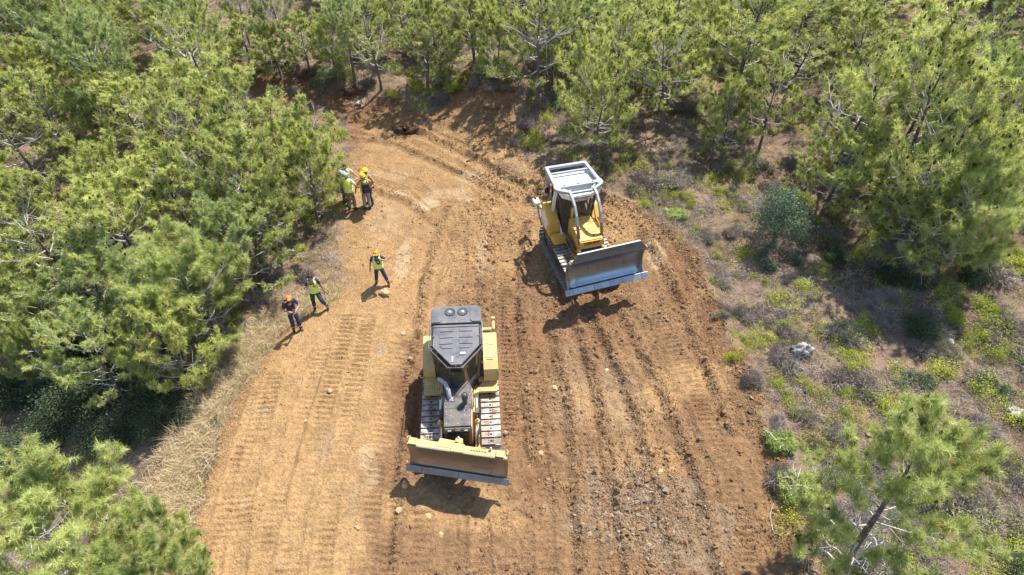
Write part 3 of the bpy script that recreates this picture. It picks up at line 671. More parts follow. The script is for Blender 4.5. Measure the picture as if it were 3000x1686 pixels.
for (kd, (za, zb)), lst in cells.items():
    lst.sort(key=lambda q: q[2])
    for i, a_ in enumerate(lst):
        lb = FORM[kd] + ' ' + zb + ', ' + za
        if len(lst) > 1: lb = (ordw(i) + ' ' + FORM[kd] + ' from left ' + zb + ', ' + za) if i < len(lst) - 1 else ('rightmost ' + lb)
        tag(a_[0], lb, 'pine tree', 'pines around the clearing')
print('TREES', len(TREES))

# ---------------------------------------------------------------- shrubs
def leaves(C, rs, size, asp=.6):
    n = len(C); d = unit(rs.normal(size=(n, 3)) + np.array([0, 0, .3])); s = unit(np.cross(d, rs.normal(size=(n, 3)))); l = size * rs.uniform(.7, 1.3, (n, 1))
    V = np.stack([C - d * l / 2, C + s * l * asp / 2, C + d * l / 2, C - s * l * asp / 2], 1).reshape(-1, 3); return V, np.arange(len(V)).reshape(-1, 4)
def bush(name, seed, RR, H, ncl, nlf, size, mt, tw=60, thorn=0, crs=.28, stem=None, trunk_h=0.):
    rs = np.random.RandomState(seed); d = unit(rs.normal(size=(ncl, 3)) + np.array([0, 0, .25])); d[:, 2] = np.abs(d[:, 2])
    rr = rs.uniform(.45, 1, (ncl, 1)) ** .6; c = d * rr * np.array([RR, RR, H - trunk_h]) * rs.uniform(.8, 1.12, (ncl, 1))
    if not trunk_h:
        nl_ = 5; la_ = rs.uniform(0, 6.28, nl_); lc = np.stack([np.cos(la_), np.sin(la_), la_ * 0], 1) * rs.uniform(.25, .95, (nl_, 1)) * RR; ls = rs.uniform(.35, .7, nl_); k_ = rs.randint(0, nl_, ncl); c = c * ls[k_][:, None] * np.array([1, 1, 1.25]) + lc[k_]
    c[:, 2] += trunk_h
    P_ = (c[:, None] + rs.normal(0, crs * RR * .5, (ncl, nlf, 3))).reshape(-1, 3); P_[:, 2] = np.maximum(P_[:, 2], .03)
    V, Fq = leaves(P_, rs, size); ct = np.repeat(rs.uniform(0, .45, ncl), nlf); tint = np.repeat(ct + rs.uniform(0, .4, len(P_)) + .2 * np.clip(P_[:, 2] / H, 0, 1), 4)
    mi = np.zeros(len(Fq))
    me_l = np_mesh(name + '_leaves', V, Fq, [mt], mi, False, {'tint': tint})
    tgt = c[rs.choice(ncl, min(tw, ncl), replace=False)]; m_ = tgt * .5 + rs.normal(0, .07 * RR, tgt.shape); m_[:, 2] = np.maximum(m_[:, 2], .05)
    b0 = rs.normal(0, .04, tgt.shape); b0[:, 2] = -.06
    if trunk_h: m_ = tgt * np.array([.3, .3, .75]) ; b0[:, 2] = trunk_h * .5
    V1, F1 = prisms(b0, m_, np.full(len(tgt), .012), np.full(len(tgt), .008)); V2, F2 = prisms(m_, tgt, np.full(len(tgt), .008), np.full(len(tgt), .004))
    Vs = [V1, V2]; Fs = [F1, F2 + len(V1)]
    if trunk_h:
        pl = np.array([(0, 0, -.2), (.05, .03, trunk_h * .5), (.0, .1, trunk_h * 1.3)]); V3, F3 = prisms(pl[:-1], pl[1:], [.09, .07], [.07, .04], 6); Vs.append(V3); Fs.append(F3 + len(V1) + len(V2))
    me_s = np_mesh(name + '_stems', np.concatenate(Vs), np.concatenate(Fs), [M_bark], None, True)
    return dict(l=me_l, s=me_s, R=RR, H=H)
def thorn(name, seed, RR, H, n, green=0.):
    rs = np.random.RandomState(seed); d = unit(rs.normal(size=(n, 3)) * np.array([1, 1, .8])); d[:, 2] = np.abs(d[:, 2]) + .05
    m_ = d * np.array([RR, RR, H]) * rs.uniform(.35, .7, (n, 1)); e = d * np.array([RR, RR, H]) * rs.uniform(.8, 1.1, (n, 1)) + rs.normal(0, .12 * RR, (n, 3)); e[:, 2] = np.maximum(e[:, 2], .02)
    b0 = rs.normal(0, .10 * RR, (n, 3)); b0[:, 2] = 0
    nl_ = 5; la_ = rs.uniform(0, 6.28, nl_); lc = np.stack([np.cos(la_), np.sin(la_), la_ * 0], 1) * rs.uniform(.2, .9, (nl_, 1)) * RR; ls = rs.uniform(.4, .85, nl_); k_ = rs.randint(0, nl_, n)
    m_ = m_ * ls[k_][:, None] + lc[k_]; e = e * ls[k_][:, None] + lc[k_]; b0 = b0 + lc[k_]
    e2 = m_ + unit(rs.normal(size=(n, 3)) + d) * .3 * RR; e3 = (m_ + e) / 2 + unit(rs.normal(size=(n, 3)) + d) * .26 * RR
    Vs = []; Fs = []; o_ = 0
    for A_, B_, r0, r1 in ((b0, m_, .007, .006), (m_, e, .006, .003), (m_, e2, .005, .003), ((m_ + e) / 2, e3, .005, .003)):
        V, Fq = prisms(A_, B_, np.full(n, r0), np.full(n, r1)); Vs.append(V); Fs.append(Fq + o_); o_ += len(V)
    V = np.concatenate(Vs); me_s = np_mesh(name + '_twigs', V, np.concatenate(Fs), [M_thorn], None, False, {'tint': rs.uniform(0, .8, len(V) // 6).repeat(6) + .25 * V[:, 2] / H})
    r = dict(s=me_s, R=RR, H=H)
    if green:
        k = int(n * green); idx = rs.choice(n, k); P_ = (e[idx][:, None] + rs.normal(0, .05, (k, 9, 3))).reshape(-1, 3)
        V, Fq = leaves(P_, rs, .055); r['l'] = np_mesh(name + '_leaves', V, Fq, [M_leafg], None, False, {'tint': rs.uniform(.1, .7, len(P_)).repeat(4)})
    return r
BV = {
 'lentisk': [bush('lent' + str(i), 30 + i, .62, .62, 40, 62, .044, M_leafg, 120) for i in range(3)],
 'thorny': [thorn('thorn' + str(i), 40 + i, .6, .5, 620, .0 if i else .05) for i in range(3)],
 'mixed': [thorn('mix' + str(i), 50 + i, .6, .55, 330, .16) for i in range(2)],
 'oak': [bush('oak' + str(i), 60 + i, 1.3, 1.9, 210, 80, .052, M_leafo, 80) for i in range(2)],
 'sage': [bush('sage' + str(i), 70 + i, .5, .42, 40, 40, .05, M_leafv) for i in range(2)],
 'olive': [bush('olive', 80, 1.15, 2.6, 85, 90, .07, M_leafv, 70, trunk_h=.7)]}
random.seed(4); SHR = []
def add_bush(kind, x_, y_, Rr, Hh, lb=None, cat='shrub', grp='shrubs on the slopes'):
    v = random.choice(BV[kind]); t = empty({'lentisk': 'green_shrub', 'thorny': 'thorn_bush', 'mixed': 'thorn_bush', 'oak': 'oak_bush', 'sage': 'sage_bush', 'olive': 'olive_tree'}[kind], (x_, y_, float(gz(x_, y_)) - .02), random.uniform(0, 6.28))
    t.scale = (Rr / v['R'], Rr / v['R'] * random.uniform(.75, 1.2), Hh / v['H'])
    if 'l' in v: link('foliage', v['l'], t)
    link('stems', v['s'], t); tag(t, lb, cat, grp); SHR.append((t, kind, x_, y_)); return t
SL = [ (1965, 560, 1.15, 2.7, 'olive', 'young grey green olive tree alone on the slope right of the white roofed bulldozer', 'olive tree'),
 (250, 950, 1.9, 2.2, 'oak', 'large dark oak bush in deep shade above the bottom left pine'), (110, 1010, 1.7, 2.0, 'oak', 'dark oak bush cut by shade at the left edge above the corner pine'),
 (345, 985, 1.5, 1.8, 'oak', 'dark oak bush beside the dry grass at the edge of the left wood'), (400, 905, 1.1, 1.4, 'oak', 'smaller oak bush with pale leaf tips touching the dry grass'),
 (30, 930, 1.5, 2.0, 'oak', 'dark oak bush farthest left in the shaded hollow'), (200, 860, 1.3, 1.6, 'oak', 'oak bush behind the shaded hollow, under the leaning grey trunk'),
 (1866, 892, .42, .5, 'lentisk', 'bright yellow green shrub at the right edge of the dirt, left of the pale boulder'), (1878, 858, .32, .4, 'lentisk', 'small bright shrub just above the yellow green one at the dirt edge'),
 (1820, 790, .33, .35, 'mixed', 'small thorn bush with green tips at the dirt edge above the yellow green shrub'), (2170, 848, .6, .65, 'lentisk', 'bright green shrub poking out of the big shade on the right slope'),
 (2185, 985, .5, .5, 'mixed', 'thorny shrub with green tips below the shaded slope'), (1975, 955, .42, .45, 'lentisk', 'green shrub below the pale boulder on the right'), (1890, 940, .5, .5, 'thorny', 'grey purple thorn bush just below the yellow green shrub at the dirt edge'),
 (1850, 775, .55, .5, 'thorny', 'grey purple thorn bush above the yellow green shrub at the dirt edge'), (1990, 815, .35, .35, 'lentisk', 'small green shrub above the pale boulder'), (2000, 850, .5, .45, 'thorny', 'grey thorn bush just above the pale boulder'),
 (2040, 960, .35, .35, 'lentisk', 'bright little shrub right of the pale boulder, one of two close together'), (2110, 985, .45, .45, 'lentisk', 'yellow green shrub in the middle of the right foreground scrub'),
 (2480, 860, .7, .8, 'lentisk', 'tall bright shrub near the right edge below the shade'), (2420, 815, .5, .55, 'lentisk', 'green shrub at the lower right end of the big shade'), (2510, 770, .5, .6, 'lentisk', 'olive green shrub near the right frame edge beside bare ground'),
 (2490, 965, .65, .6, 'sage', 'blue grey sage bush near the right frame edge'), (2320, 955, .5, .5, 'sage', 'grey green sage bush with long twigs in the right foreground'), (1880, 510, .5, .45, 'mixed', 'half dry bush with green top on the slope behind the white roofed bulldozer'),
 (1750, 500, .45, .5, 'lentisk', 'bright shrub first right of the bulldozer roof'), (1620, 500, .5, .5, 'lentisk', 'green shrub at the foot of the slope next to the bulldozer cage'), (1700, 480, .5, .5, 'lentisk', 'green shrub in the row behind the bulldozer cage, nearest the shade'),
 (1560, 420, .5, .5, 'lentisk', 'green shrub directly beyond the top of the bulldozer cage'), (1420, 415, .5, .4, 'thorny', 'grey brush clump at the top left of the bulldozer cage'), (1850, 420, .7, .8, 'lentisk', 'large dark green shrub beneath the short drooping pine'),
 (1800, 470, .5, .5, 'lentisk', 'shrub between the short drooping pine and the bulldozer'), (1860, 580, .45, .4, 'thorny', 'grey thorn bush left of the olive tree'), (1790, 590, .45, .4, 'thorny', 'thorn bush on pale grass between bulldozer and olive tree'),
 (1905, 545, .3, .35, 'lentisk', 'small yellow green shrub just above left of the olive tree'), (1930, 650, .6, .6, 'sage', 'grey green bush at the left foot of the olive tree'), (2000, 640, .45, .5, 'sage', 'grey green bush at the right foot of the olive tree'),
 (1790, 705, .2, .35, 'lentisk', 'tiny bright sprig at the edge of the dirt, level with the raised blade'), (1920, 700, .3, .3, 'lentisk', 'small green shrub half in the shade of the olive tree'),
 (2350, 1080, .6, .55, 'thorny', 'grey thorn bush right of the top of the foreground pine'), (2440, 1060, .65, .6, 'thorny', 'largest grey thorn bush in the right foreground'), (2540, 1180, .6, .6, 'thorny', 'purple grey thorn bush cut by the right frame edge'),
 (2460, 1230, .55, .55, 'mixed', 'thorn bush with green tips right of the foreground pine'), (2480, 1330, .6, .55, 'mixed', 'thorn bush with green tips near the bottom right corner'), (2545, 1400, .6, .6, 'oak', 'dark bush in the bottom right corner'),
 (1990, 1190, .55, .55, 'thorny', 'grey thorn bush leaning over the dirt edge left of the foreground pine'), (1965, 1080, .55, .5, 'thorny', 'grey thorn bush at the dirt edge midway down the right side'), (2050, 1110, .5, .5, 'mixed', 'thorn bush with yellow green top above the foreground pine'),
 (2020, 1030, .5, .5, 'mixed', 'half green thorn bush, upper of the pair beside the dirt edge'), (2140, 1050, .45, .5, 'lentisk', 'bright shrub touching the top of the foreground pine'), (2060, 1215, .5, .5, 'thorny', 'dark dry thorn bush beside the left side of the foreground pine'),
 (2560, 500, .6, .6, 'lentisk', 'green shrub at the right frame edge under the dark trunk'), (2545, 440, .7, .7, 'lentisk', 'bright bush at the right frame edge close to the dark trunk'), (2300, 720, .5, .5, 'lentisk', 'green shrub right of the thick slanting trunk'), (2400, 730, .6, .6, 'lentisk', 'green shrub on the slope under the low spreading pine'),
 (870, 175, .6, .55, 'lentisk', 'green bush on the scarp at the left end of the clearing'), (990, 230, .5, .5, 'lentisk', 'small bush hanging over the red scarp'), (1165, 205, .8, .9, 'lentisk', 'deep green bush on top of the spoil heap edge'),
 (1040, 215, .7, .7, 'lentisk', 'green bush at the foot of the crooked trunked pine'), (930, 205, .6, .6, 'thorny', 'grey brush behind the red scarp'), (1110, 235, .6, .6, 'thorny', 'grey brush between scarp and spoil heap'), (1230, 175, .8, .8, 'sage', 'grey green brush heap of cut boughs above the spoil heap'),
 (1290, 180, .7, .7, 'sage', 'pale cut boughs piled right of the spoil heap'), (1300, 350, .5, .5, 'thorny', 'grey bush at the lower right corner of the spoil heap'), (1330, 340, .8, .8, 'lentisk', 'dark shaded bush right of the spoil heap'),
 (760, 400, .6, .6, 'lentisk', 'low green bush under the cone covered pine on the left'), (845, 520, .4, .45, 'lentisk', 'green sprig behind the people in grey hats'), (815, 470, .5, .6, 'lentisk', 'green shrub left of the group of six'),
 (690, 700, .6, .6, 'thorny', 'dry grey bush in the shade under the thick dark trunk'), (750, 690, .55, .5, 'thorny', 'dry grey bush behind the person with hand on chin'), (640, 760, .6, .6, 'thorny', 'dry grey bush left of the person in the orange cap'),
 (520, 870, .6, .6, 'mixed', 'dry bush in the shade below the round overhanging crown'), (470, 930, .5, .5, 'thorny', 'grey brush between oak bushes and dry grass'),
 (545, 1060, .18, .5, 'sage', 'lone green weed stem at the edge of the orange fill'), (1343, 985, .07, .1, 'lentisk', 'tiny green sprig lying on the brown soil right of the bulldozer tracks')]
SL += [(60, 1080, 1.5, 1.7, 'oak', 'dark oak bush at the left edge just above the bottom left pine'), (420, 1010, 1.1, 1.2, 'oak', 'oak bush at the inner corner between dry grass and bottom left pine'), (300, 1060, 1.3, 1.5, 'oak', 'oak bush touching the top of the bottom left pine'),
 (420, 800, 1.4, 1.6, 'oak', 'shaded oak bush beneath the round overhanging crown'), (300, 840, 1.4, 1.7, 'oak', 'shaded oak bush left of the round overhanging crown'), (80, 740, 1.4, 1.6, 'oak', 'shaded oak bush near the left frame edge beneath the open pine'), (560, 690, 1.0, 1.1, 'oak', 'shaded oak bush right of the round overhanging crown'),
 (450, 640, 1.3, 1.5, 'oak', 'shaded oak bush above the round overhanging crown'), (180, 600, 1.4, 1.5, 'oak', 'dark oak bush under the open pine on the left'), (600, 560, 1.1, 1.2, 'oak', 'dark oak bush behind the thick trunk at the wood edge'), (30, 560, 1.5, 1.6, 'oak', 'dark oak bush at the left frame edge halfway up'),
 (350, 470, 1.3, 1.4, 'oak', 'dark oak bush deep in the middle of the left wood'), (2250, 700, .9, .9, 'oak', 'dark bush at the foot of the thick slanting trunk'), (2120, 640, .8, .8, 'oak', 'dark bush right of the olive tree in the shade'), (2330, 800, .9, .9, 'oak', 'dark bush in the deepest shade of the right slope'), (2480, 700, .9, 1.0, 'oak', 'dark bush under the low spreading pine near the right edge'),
(740, 222, .5, .4, 'mixed', 'low bush at the far left end of the red scarp'), (800, 215, .6, .5, 'sage', 'grey green brush on the scarp left of the torn roots'), (1255, 215, .6, .4, 'thorny', 'grey dead brush lying on the crest of the spoil heap'),
 (1190, 200, .7, .6, 'thorny', 'pale grey dead brush at the upper left of the spoil heap'), (1325, 300, .6, .5, 'thorny', 'grey brush right of the spoil heap beneath the tallest pine')]
for it in SL:
    px, py, Rr, Hh, kd, lb = it[:6]; p = G(px, py, Hh * .4); add_bush(kd, p.x, p.y, Rr, Hh, lb, it[6] if len(it) > 6 else 'shrub')
# more scrub on the open right slope and the wood edges
rs = np.random.RandomState(21); more = []
for k in range(3200):
    if len(more) >= 225: break
    r_ = rs.rand()
    if r_ < .62: px, py = rs.uniform(1500, 2600), rs.uniform(400, 1448)
    elif r_ < .85: px, py = rs.uniform(0, 900), rs.uniform(150, 900)
    else: px, py = rs.uniform(880, 2500), rs.uniform(120, 300)
    p = G(px, py); x_, y_ = p.x, p.y
    if clear_at(x_, y_) > .02 or seg_dist(np.array([x_]), np.array([y_]), CLEARW)[0][0] < .35: continue
    if px < 900 and py > 560 and px > 700: continue
    if any((x_ - s_[2]) ** 2 + (y_ - s_[3]) ** 2 < .62 ** 2 for s_ in SHR): continue
    kd = rs.choice(['lentisk', 'thorny', 'mixed', 'sage'], p=[.30, .34, .26, .1]); Rr = rs.uniform(.35, .95); more.append((add_bush(kd, x_, y_, Rr, min(Rr * rs.uniform(.6, .95), .7)), kd, px, py))
BF = {'lentisk': 'green leafy shrub', 'thorny': 'grey thorn bush', 'mixed': 'green tipped thorn bush', 'sage': 'grey green sage bush'}
cells = {}
def zone2(px, py):
    if px < 900: return 'in the left wood', ('at the back' if py < 350 else ('midway' if py < 600 else 'near the front'))
    if py < 330: return 'behind the clearing', ('on the left' if px < 1300 else ('in the centre' if px < 1900 else 'on the right'))
    return 'on the right slope', ('above the olive tree' if py < 520 else ('level with the raised blade' if py < 760 else ('level with the pale boulder' if py < 1000 else ('above the foreground pine' if py < 1200 else 'beside the foreground pine'))))
for m_ in more: cells.setdefault((m_[1], zone2(m_[2], m_[3])), []).append(m_)
for (kd, (za, zb)), lst in cells.items():
    lst.sort(key=lambda q: q[2])
    for i, m_ in enumerate(lst):
        nm = BF[kd]; lb = f'{nm} {zb} {za}'
        if len(lst) > 1: lb = f'{ordw(i)} {nm} from left {zb} {za}' if i < len(lst) - 1 else f'rightmost {nm} {zb} {za}'
        tag(m_[0], lb, 'shrub')
print('SHRUBS', len(SHR))

# ---------------------------------------------------------------- dry grass, litter, dry scrub (uncountable)
rs = np.random.RandomState(33)
def nat_scatter(n, dens, box=(-26, 26, 5, 62)):
    out = []; tot = 0
    while tot < n:
        cx = rs.uniform(box[0], box[1], n * 2); cy = box[2] + (box[3] - box[2]) * rs.rand(n * 2) ** 1.35
        px, py = proj(cx, cy, slope0(cy)); k = (px > -150) & (px < 2730) & (py < 1620) & (rs.rand(len(cx)) < dens(cx, cy))
        out.append(np.stack([cx[k], cy[k]], 1)); tot += k.sum()
    return np.concatenate(out)[:n]
def blades(name, Pxy, cntb, ln, wd, mt, spread, lab, up=.9):
    n = len(Pxy); k = n * cntb; x_ = np.repeat(Pxy[:, 0], cntb) + rs.normal(0, spread, k); y_ = np.repeat(Pxy[:, 1], cntb) + rs.normal(0, spread, k)
    z_ = gz(x_, y_) - .01; B_ = np.stack([x_, y_, z_], 1); fl = np.repeat(unit(np.stack([rs.normal(size=n), rs.normal(size=n), np.zeros(n)], 1)), cntb, 0)
    d = unit(rs.normal(size=(k, 3)) * np.array([.6, .6, .1]) + fl * .5 + np.array([0, 0, up])); l = ln * rs.uniform(.5, 1.25, (k, 1)) * np.repeat(rs.uniform(.6, 1.3, n), cntb)[:, None]
    s = unit(np.cross(d, rs.normal(size=(k, 3)))) * wd / 2; m_ = B_ + d * l * .55; e = m_ + unit(d * np.array([1.4, 1.4, .45])) * l * .45
    V = np.stack([B_ - s, B_ + s, m_ - s * .8, m_ + s * .8, e], 1).reshape(-1, 3); o_ = (np.arange(k) * 5)[:, None, None]
    F3 = (np.array([(0, 1, 3), (0, 3, 2), (2, 3, 4)])[None] + o_).reshape(-1, 3)
    t_ = np.repeat(np.repeat(rs.uniform(0, .5, n), cntb) + rs.uniform(0, .5, k), 5)
    o2 = link(name, np_mesh(name, V, F3, [mt], None, False, {'tint': t_})); tag(o2, lab, 'grass', kind='stuff'); return o2
LB = W([(395, 1448), (440, 1250), (520, 1080), (610, 930), (720, 810)]); LB2 = W([(860, 440), (845, 540), (830, 650), (830, 740)]); RB = W([(1640, 500), (1740, 580), (1800, 680), (1850, 800), (1930, 880), (1960, 980)])
def gd(cx, cy):
    c = clear_at(cx, cy) < .35; n_ = fbm(cx, cy, .7, 3)
    d = .14 + .5 * sst(.4 + n_ * 4); d = np.maximum(d * .35, np.exp(-(seg_dist(cx, cy, LB)[0] / 1.05) ** 2)); d = np.maximum(d, .9 * np.exp(-(seg_dist(cx, cy, LB2)[0] / .9) ** 2)); d = np.maximum(d, .45 * np.exp(-(seg_dist(cx, cy, RB)[0] / .8) ** 2))
    return np.where(c, d, 0)
blades('dry_grass', nat_scatter(8500, gd), 14, .30, .012, M_straw, .07, 'straw coloured dry grass along the edges of the graded dirt')
blades('tall_straw', nat_scatter(620, lambda a, b: np.where(clear_at(a, b) < .3, np.exp(-(seg_dist(a, b, LB)[0] / .75) ** 2), 0), (-13, -4, 6, 20)), 34, .62, .012, M_straw, .10, 'long bleached straw tufts between the left wood and the orange fill', .6)
blades('dry_undergrowth', nat_scatter(11000, lambda a, b: np.where(clear_at(a, b) < .2, np.clip(.55 + 2 * fbm(a, b, .9, 3), .1, 1), 0)), 12, .26, .013, M_dry, .12, 'brown dry scrub and litter covering the ground under the pines', .5)
blades('dead_scrub', nat_scatter(5200, lambda a, b: np.where(clear_at(a, b) < .1, np.clip(.4 + 3 * fbm(a + 9, b, .6, 3), .02, 1), 0)), 44, .42, .011, M_thorn, .10, 'matted grey dead scrub between the shrubs', .45)
blades('low_green_scrub', nat_scatter(3000, lambda a, b: np.where(clear_at(a, b) < .1, np.clip(-.1 + 4 * fbm(a + 39, b, .8, 3), .0, 1), 0)), 26, .20, .03, M_leafg, .14, 'low green seedlings between the shrubs', .9)
P2 = nat_scatter(5000, lambda a, b: np.where(clear_at(a, b) < .3, .8, 0), (-14, 16, 5, 32)); r2 = np.clip(.012 * (rs.pareto(2.2, len(P2)) + 1), .012, .12)
o = link('loose_stones', rock_cloud('loose_stones', np.stack([P2[:, 0], P2[:, 1], gz(P2[:, 0], P2[:, 1]) + r2 * .2], 1), r2, [M_stone], np.zeros(len(P2)), rs.rand(len(P2)), 5)); tag(o, 'pale loose stones lying among the dry scrub', 'stones', kind='stuff')
# ---------------------------------------------------------------- bulldozers
Y_cat = noisy('yellow_paint', (.62, .42, .12), (.46, .33, .17), .42, scale=3.5, pos=(.36, .62), r2=.85, bump=.05, bscale=20)
Y_lie = noisy('deep_yellow_paint', (.66, .37, .035), (.44, .29, .12), .42, scale=3.5, pos=(.42, .72), r2=.8)
K_paint_shade = noisy('dusty_black_paint_and_shade', (.035, .036, .044), (.17, .14, .105), .34, scale=3.4, detail=9, pos=(.42, .68), r2=.8)  # dusty black parts; on the far track frames it stands for shade
K_roof = noisy('dusty_roof_plastic', (.062, .066, .085), (.17, .155, .15), .40, scale=2.2, detail=9, pos=(.36, .74), r2=.7)
W_paint = noisy('white_paint', (.74, .74, .72), (.52, .47, .40), .4, scale=2.5, pos=(.5, .85), r2=.7)
G_cage = noisy('grey_guard_paint', (.34, .37, .40), (.26, .25, .235), .45, .0, scale=3, pos=(.4, .8))
STEEL = noisy('worn_blade_steel', (.34, .30, .25), (.26, .19, .12), .38, .80, scale=1.2, detail=8, pos=(.38, .70), r2=.62, bump=.15, bscale=30, stretch=(.5, .5, 3))
STEEL2 = noisy('polished_steel_sky_tint', (.24, .30, .40), (.19, .18, .17), .26, .9, scale=1.0, detail=6, pos=(.45, .8), r2=.5, stretch=(.4, .4, 2))  # blue of the reflected sky is put into the base colour
EDGE_M = noisy('cutting_edge_steel', (.36, .39, .45), (.26, .24, .23), .42, .8, scale=2.5, pos=(.4, .75))
TRACK = noisy('track_steel', (.44, .41, .39), (.24, .17, .11), .42, .55, scale=3.2, pos=(.35, .65), r2=.8)
RUBBER = mat('black_rubber', (.018, .018, .02), .6)
DARK = mat('dark_recess', (.012, .012, .013), .7)
CHROME = mat('chrome_rod', (.7, .7, .7), .15, 1)
HOSE = mat('hydraulic_hose', (.03, .03, .035), .4)
GLASS = mat('cab_glass', (.10, .085, .055), .05, 0, Alpha=.5)
SEAT = mat('seat_fabric', (.03, .03, .035), .8)
LAMP = mat('lamp_lens', (.7, .7, .68), .15)
ORANGE = mat('orange_panel', (.80, .36, .12), .5)

def text(name, body, size, M, mt, parent, ext=.004, sx=1.0):
    cu = bpy.data.curves.new(name, 'FONT'); cu.body = body; cu.size = size; cu.extrude = ext; cu.align_x = 'CENTER'; cu.align_y = 'CENTER'; cu.offset = size * .022
    o = bpy.data.objects.new(name, cu); COL.objects.link(o)
    dg = bpy.context.evaluated_depsgraph_get(); me = bpy.data.meshes.new_from_object(o.evaluated_get(dg)); bpy.data.objects.remove(o)
    me.materials.clear(); me.materials.append(mt); me.transform(M @ Matrix.Diagonal((sx, 1, 1, 1))); return link(name, me, parent)

def track(parent, xc, wd, yf, yr, rf, rr, npitch=42):
    """crawler: loop of shoes round a front idler and a rear sprocket (forward is -y)"""
    ym, zf = yf + rf, rf + .03; yb, zr = yr - rr, rr + .03
    L_ = yb - ym; phi = math.asin(max(-1, min(1, (rr - rf) / L_)))
    pts = []
    for k in range(13): a = math.pi / 2 + phi + k * (math.pi) / 12 * 1.0 - (2 * phi * k / 12); pts.append((ym + rf * math.cos(a), zf + rf * math.sin(a)))
    for k in range(13): a = -math.pi / 2 - phi * -1 + k * math.pi / 12 + 0 * phi; pts.append((yb + rr * math.cos(a), zr + rr * math.sin(a)))
    pts.append(pts[0]); seg = [math.dist(a, b) for a, b in zip(pts[:-1], pts[1:])]; tot = sum(seg); pit = tot / npitch
    mb = MB(); at = MB()
    for i in range(npitch):
        s = i * pit; k = 0
        while s > seg[k] and k < len(seg) - 1: s -= seg[k]; k += 1
        f = s / seg[k]; (y0, z0), (y1, z1) = pts[k], pts[k + 1]; y_, z_ = y0 + (y1 - y0) * f, z0 + (z1 - z0) * f
        d = Vector((0, y1 - y0, z1 - z0)).normalized(); nrm = Vector((0, -d.z, d.y)) * -1
        cz = (zf + zr) / 2; 
        if nrm.dot(Vector((0, y_ - (ym + yb) / 2, z_ - cz))) < 0: nrm = -nrm
        M = Matrix.Translation((xc, y_, z_)) @ Matrix((( 1, 0, 0, 0), (0, d.y, nrm.y, 0), (0, d.z, nrm.z, 0), (0, 0, 0, 1)))
        mb.box((0, 0, .0), (wd, pit * .90, .028), 0, M=M, bev=.006); mb.box((0, pit * .40, .036), (wd, .026, .055), 0, M=M, bev=.006)
        for sx in (-1, 1):
            for sy in (-1, 1): mb.lathe([(.016, .012), (.016, .03), (.001, .032)], (sx * .075, sy * .028 - .01, 0), 6, 0, M=M)
        mb.box((0, -.01, .0145), (.07, .055, .006), 1, M=M)
        at.box((0, 0, -.05), (.16, pit * .96, .07), 1, M=M)
    for q, v in ((mb, 0),): pass
    mb.v += at.v; n0 = len(mb.v) - len(at.v); mb.f += [tuple(i + n0 for i in f) for f in at.f]; mb.m += at.m; mb.sm += at.sm
    t = mb.build('track', [TRACK, DARK], parent)
    fr = MB(); fr.prism([(ym + .05, .22), (yb - .25, .22), (yb - .15, .50), (yb - .5, .66), (ym + .3, .62), (ym + .05, .5)], xc - wd * .30, xc + wd * .30, 'x', 0)
    for k in range(6):
        y_ = ym + .28 + k * (L_ - .62) / 5; fr.lathe([(.001, -wd * .26), (.115, -wd * .26), (.115, -wd * .1), (.09, -wd * .1), (.09, wd * .1), (.115, wd * .1), (.115, wd * .26), (.001, wd * .26)], (xc, y_, .165), 14, 1, axis='x')
    fr.build('track_frame', [parent['_y'], TRACK], t)
    w1 = MB(); w1.lathe([(.001, -.11), (.1, -.13), (.12, -.09), (rf - .12, -.06), (rf - .09, -.10), (rf - .04, -.10), (rf - .04, .10), (rf - .09, .10), (rf - .12, .06), (.12, .09), (.1, .13), (.001, .11)], (xc, ym, zf), 24, 0, axis='x'); w1.build('idler_wheel', [TRACK], t)
    w2 = MB(); w2.lathe([(.001, -.14), (.14, -.14), (.16, -.09), (rr - .14, -.06), (rr - .10, -.06), (rr - .10, .06), (rr - .14, .06), (.16, .09), (.14, .14), (.001, .14)], (xc, yb, zr), 24, 0, axis='x')
    for k in range(22):
        a = 2 * math.pi * k / 22; w2.box((xc, yb + (rr - .07) * math.cos(a), zr + (rr - .07) * math.sin(a)), (.07, .07, .05), 0, (a, 0, 0))
    w2.build('drive_sprocket', [parent['_y']], t); return t

def blade(parent, w_, prof, M, edge_h=.2, overhang=.08, over=None, thick=.05, side_top=None, seams=(), name='blade'):
    """moldboard: prof = (forward, height) from bottom to top; M places it"""
    mb = MB(); n = len(prof); cols = 9; vs = []
    for s in (0, 1):
        for i, (f, z) in enumerate(prof):
            for c in range(cols): vs.append((-w_ / 2 + w_ * c / (cols - 1), -f + s * thick, z))
    fs = []; K = n * cols
    for i in range(n - 1):
        for c in range(cols - 1):
            a = i * cols + c; fs.append((a, a + 1, a + cols + 1, a + cols)); fs.append((K + a, K + a + cols, K + a + cols + 1, K + a + 1))
    for c in range(cols - 1):
        fs.append((c, K + c, K + c + 1, c + 1)); a = (n - 1) * cols + c; fs.append((a, a + 1, K + a + 1, K + a))
    for i in range(n - 1):
        for c in (0, cols - 1): a = i * cols + c; fs.append((a, a + cols, K + a + cols, K + a))
    mb.add(vs, fs, 0, M, True)
    b = mb.build(name, [STEEL], parent); return b

def place(root, x_, y_, z_, yaw, pitch): root.location = (x_, y_, z_); root.rotation_euler = (pitch, 0, yaw)

# ======== near machine: black roofed, yellow, blade angled
d1 = empty('bulldozer'); d1['_y'] = Y_cat
tag(d1, 'yellow bulldozer with black roof and twin fans, nearest, blade angled', 'bulldozer')
T1 = [track(d1, sx * .93 + .03, .60, -2.08, 1.72, .44, .48) for sx in (-1, 1)]
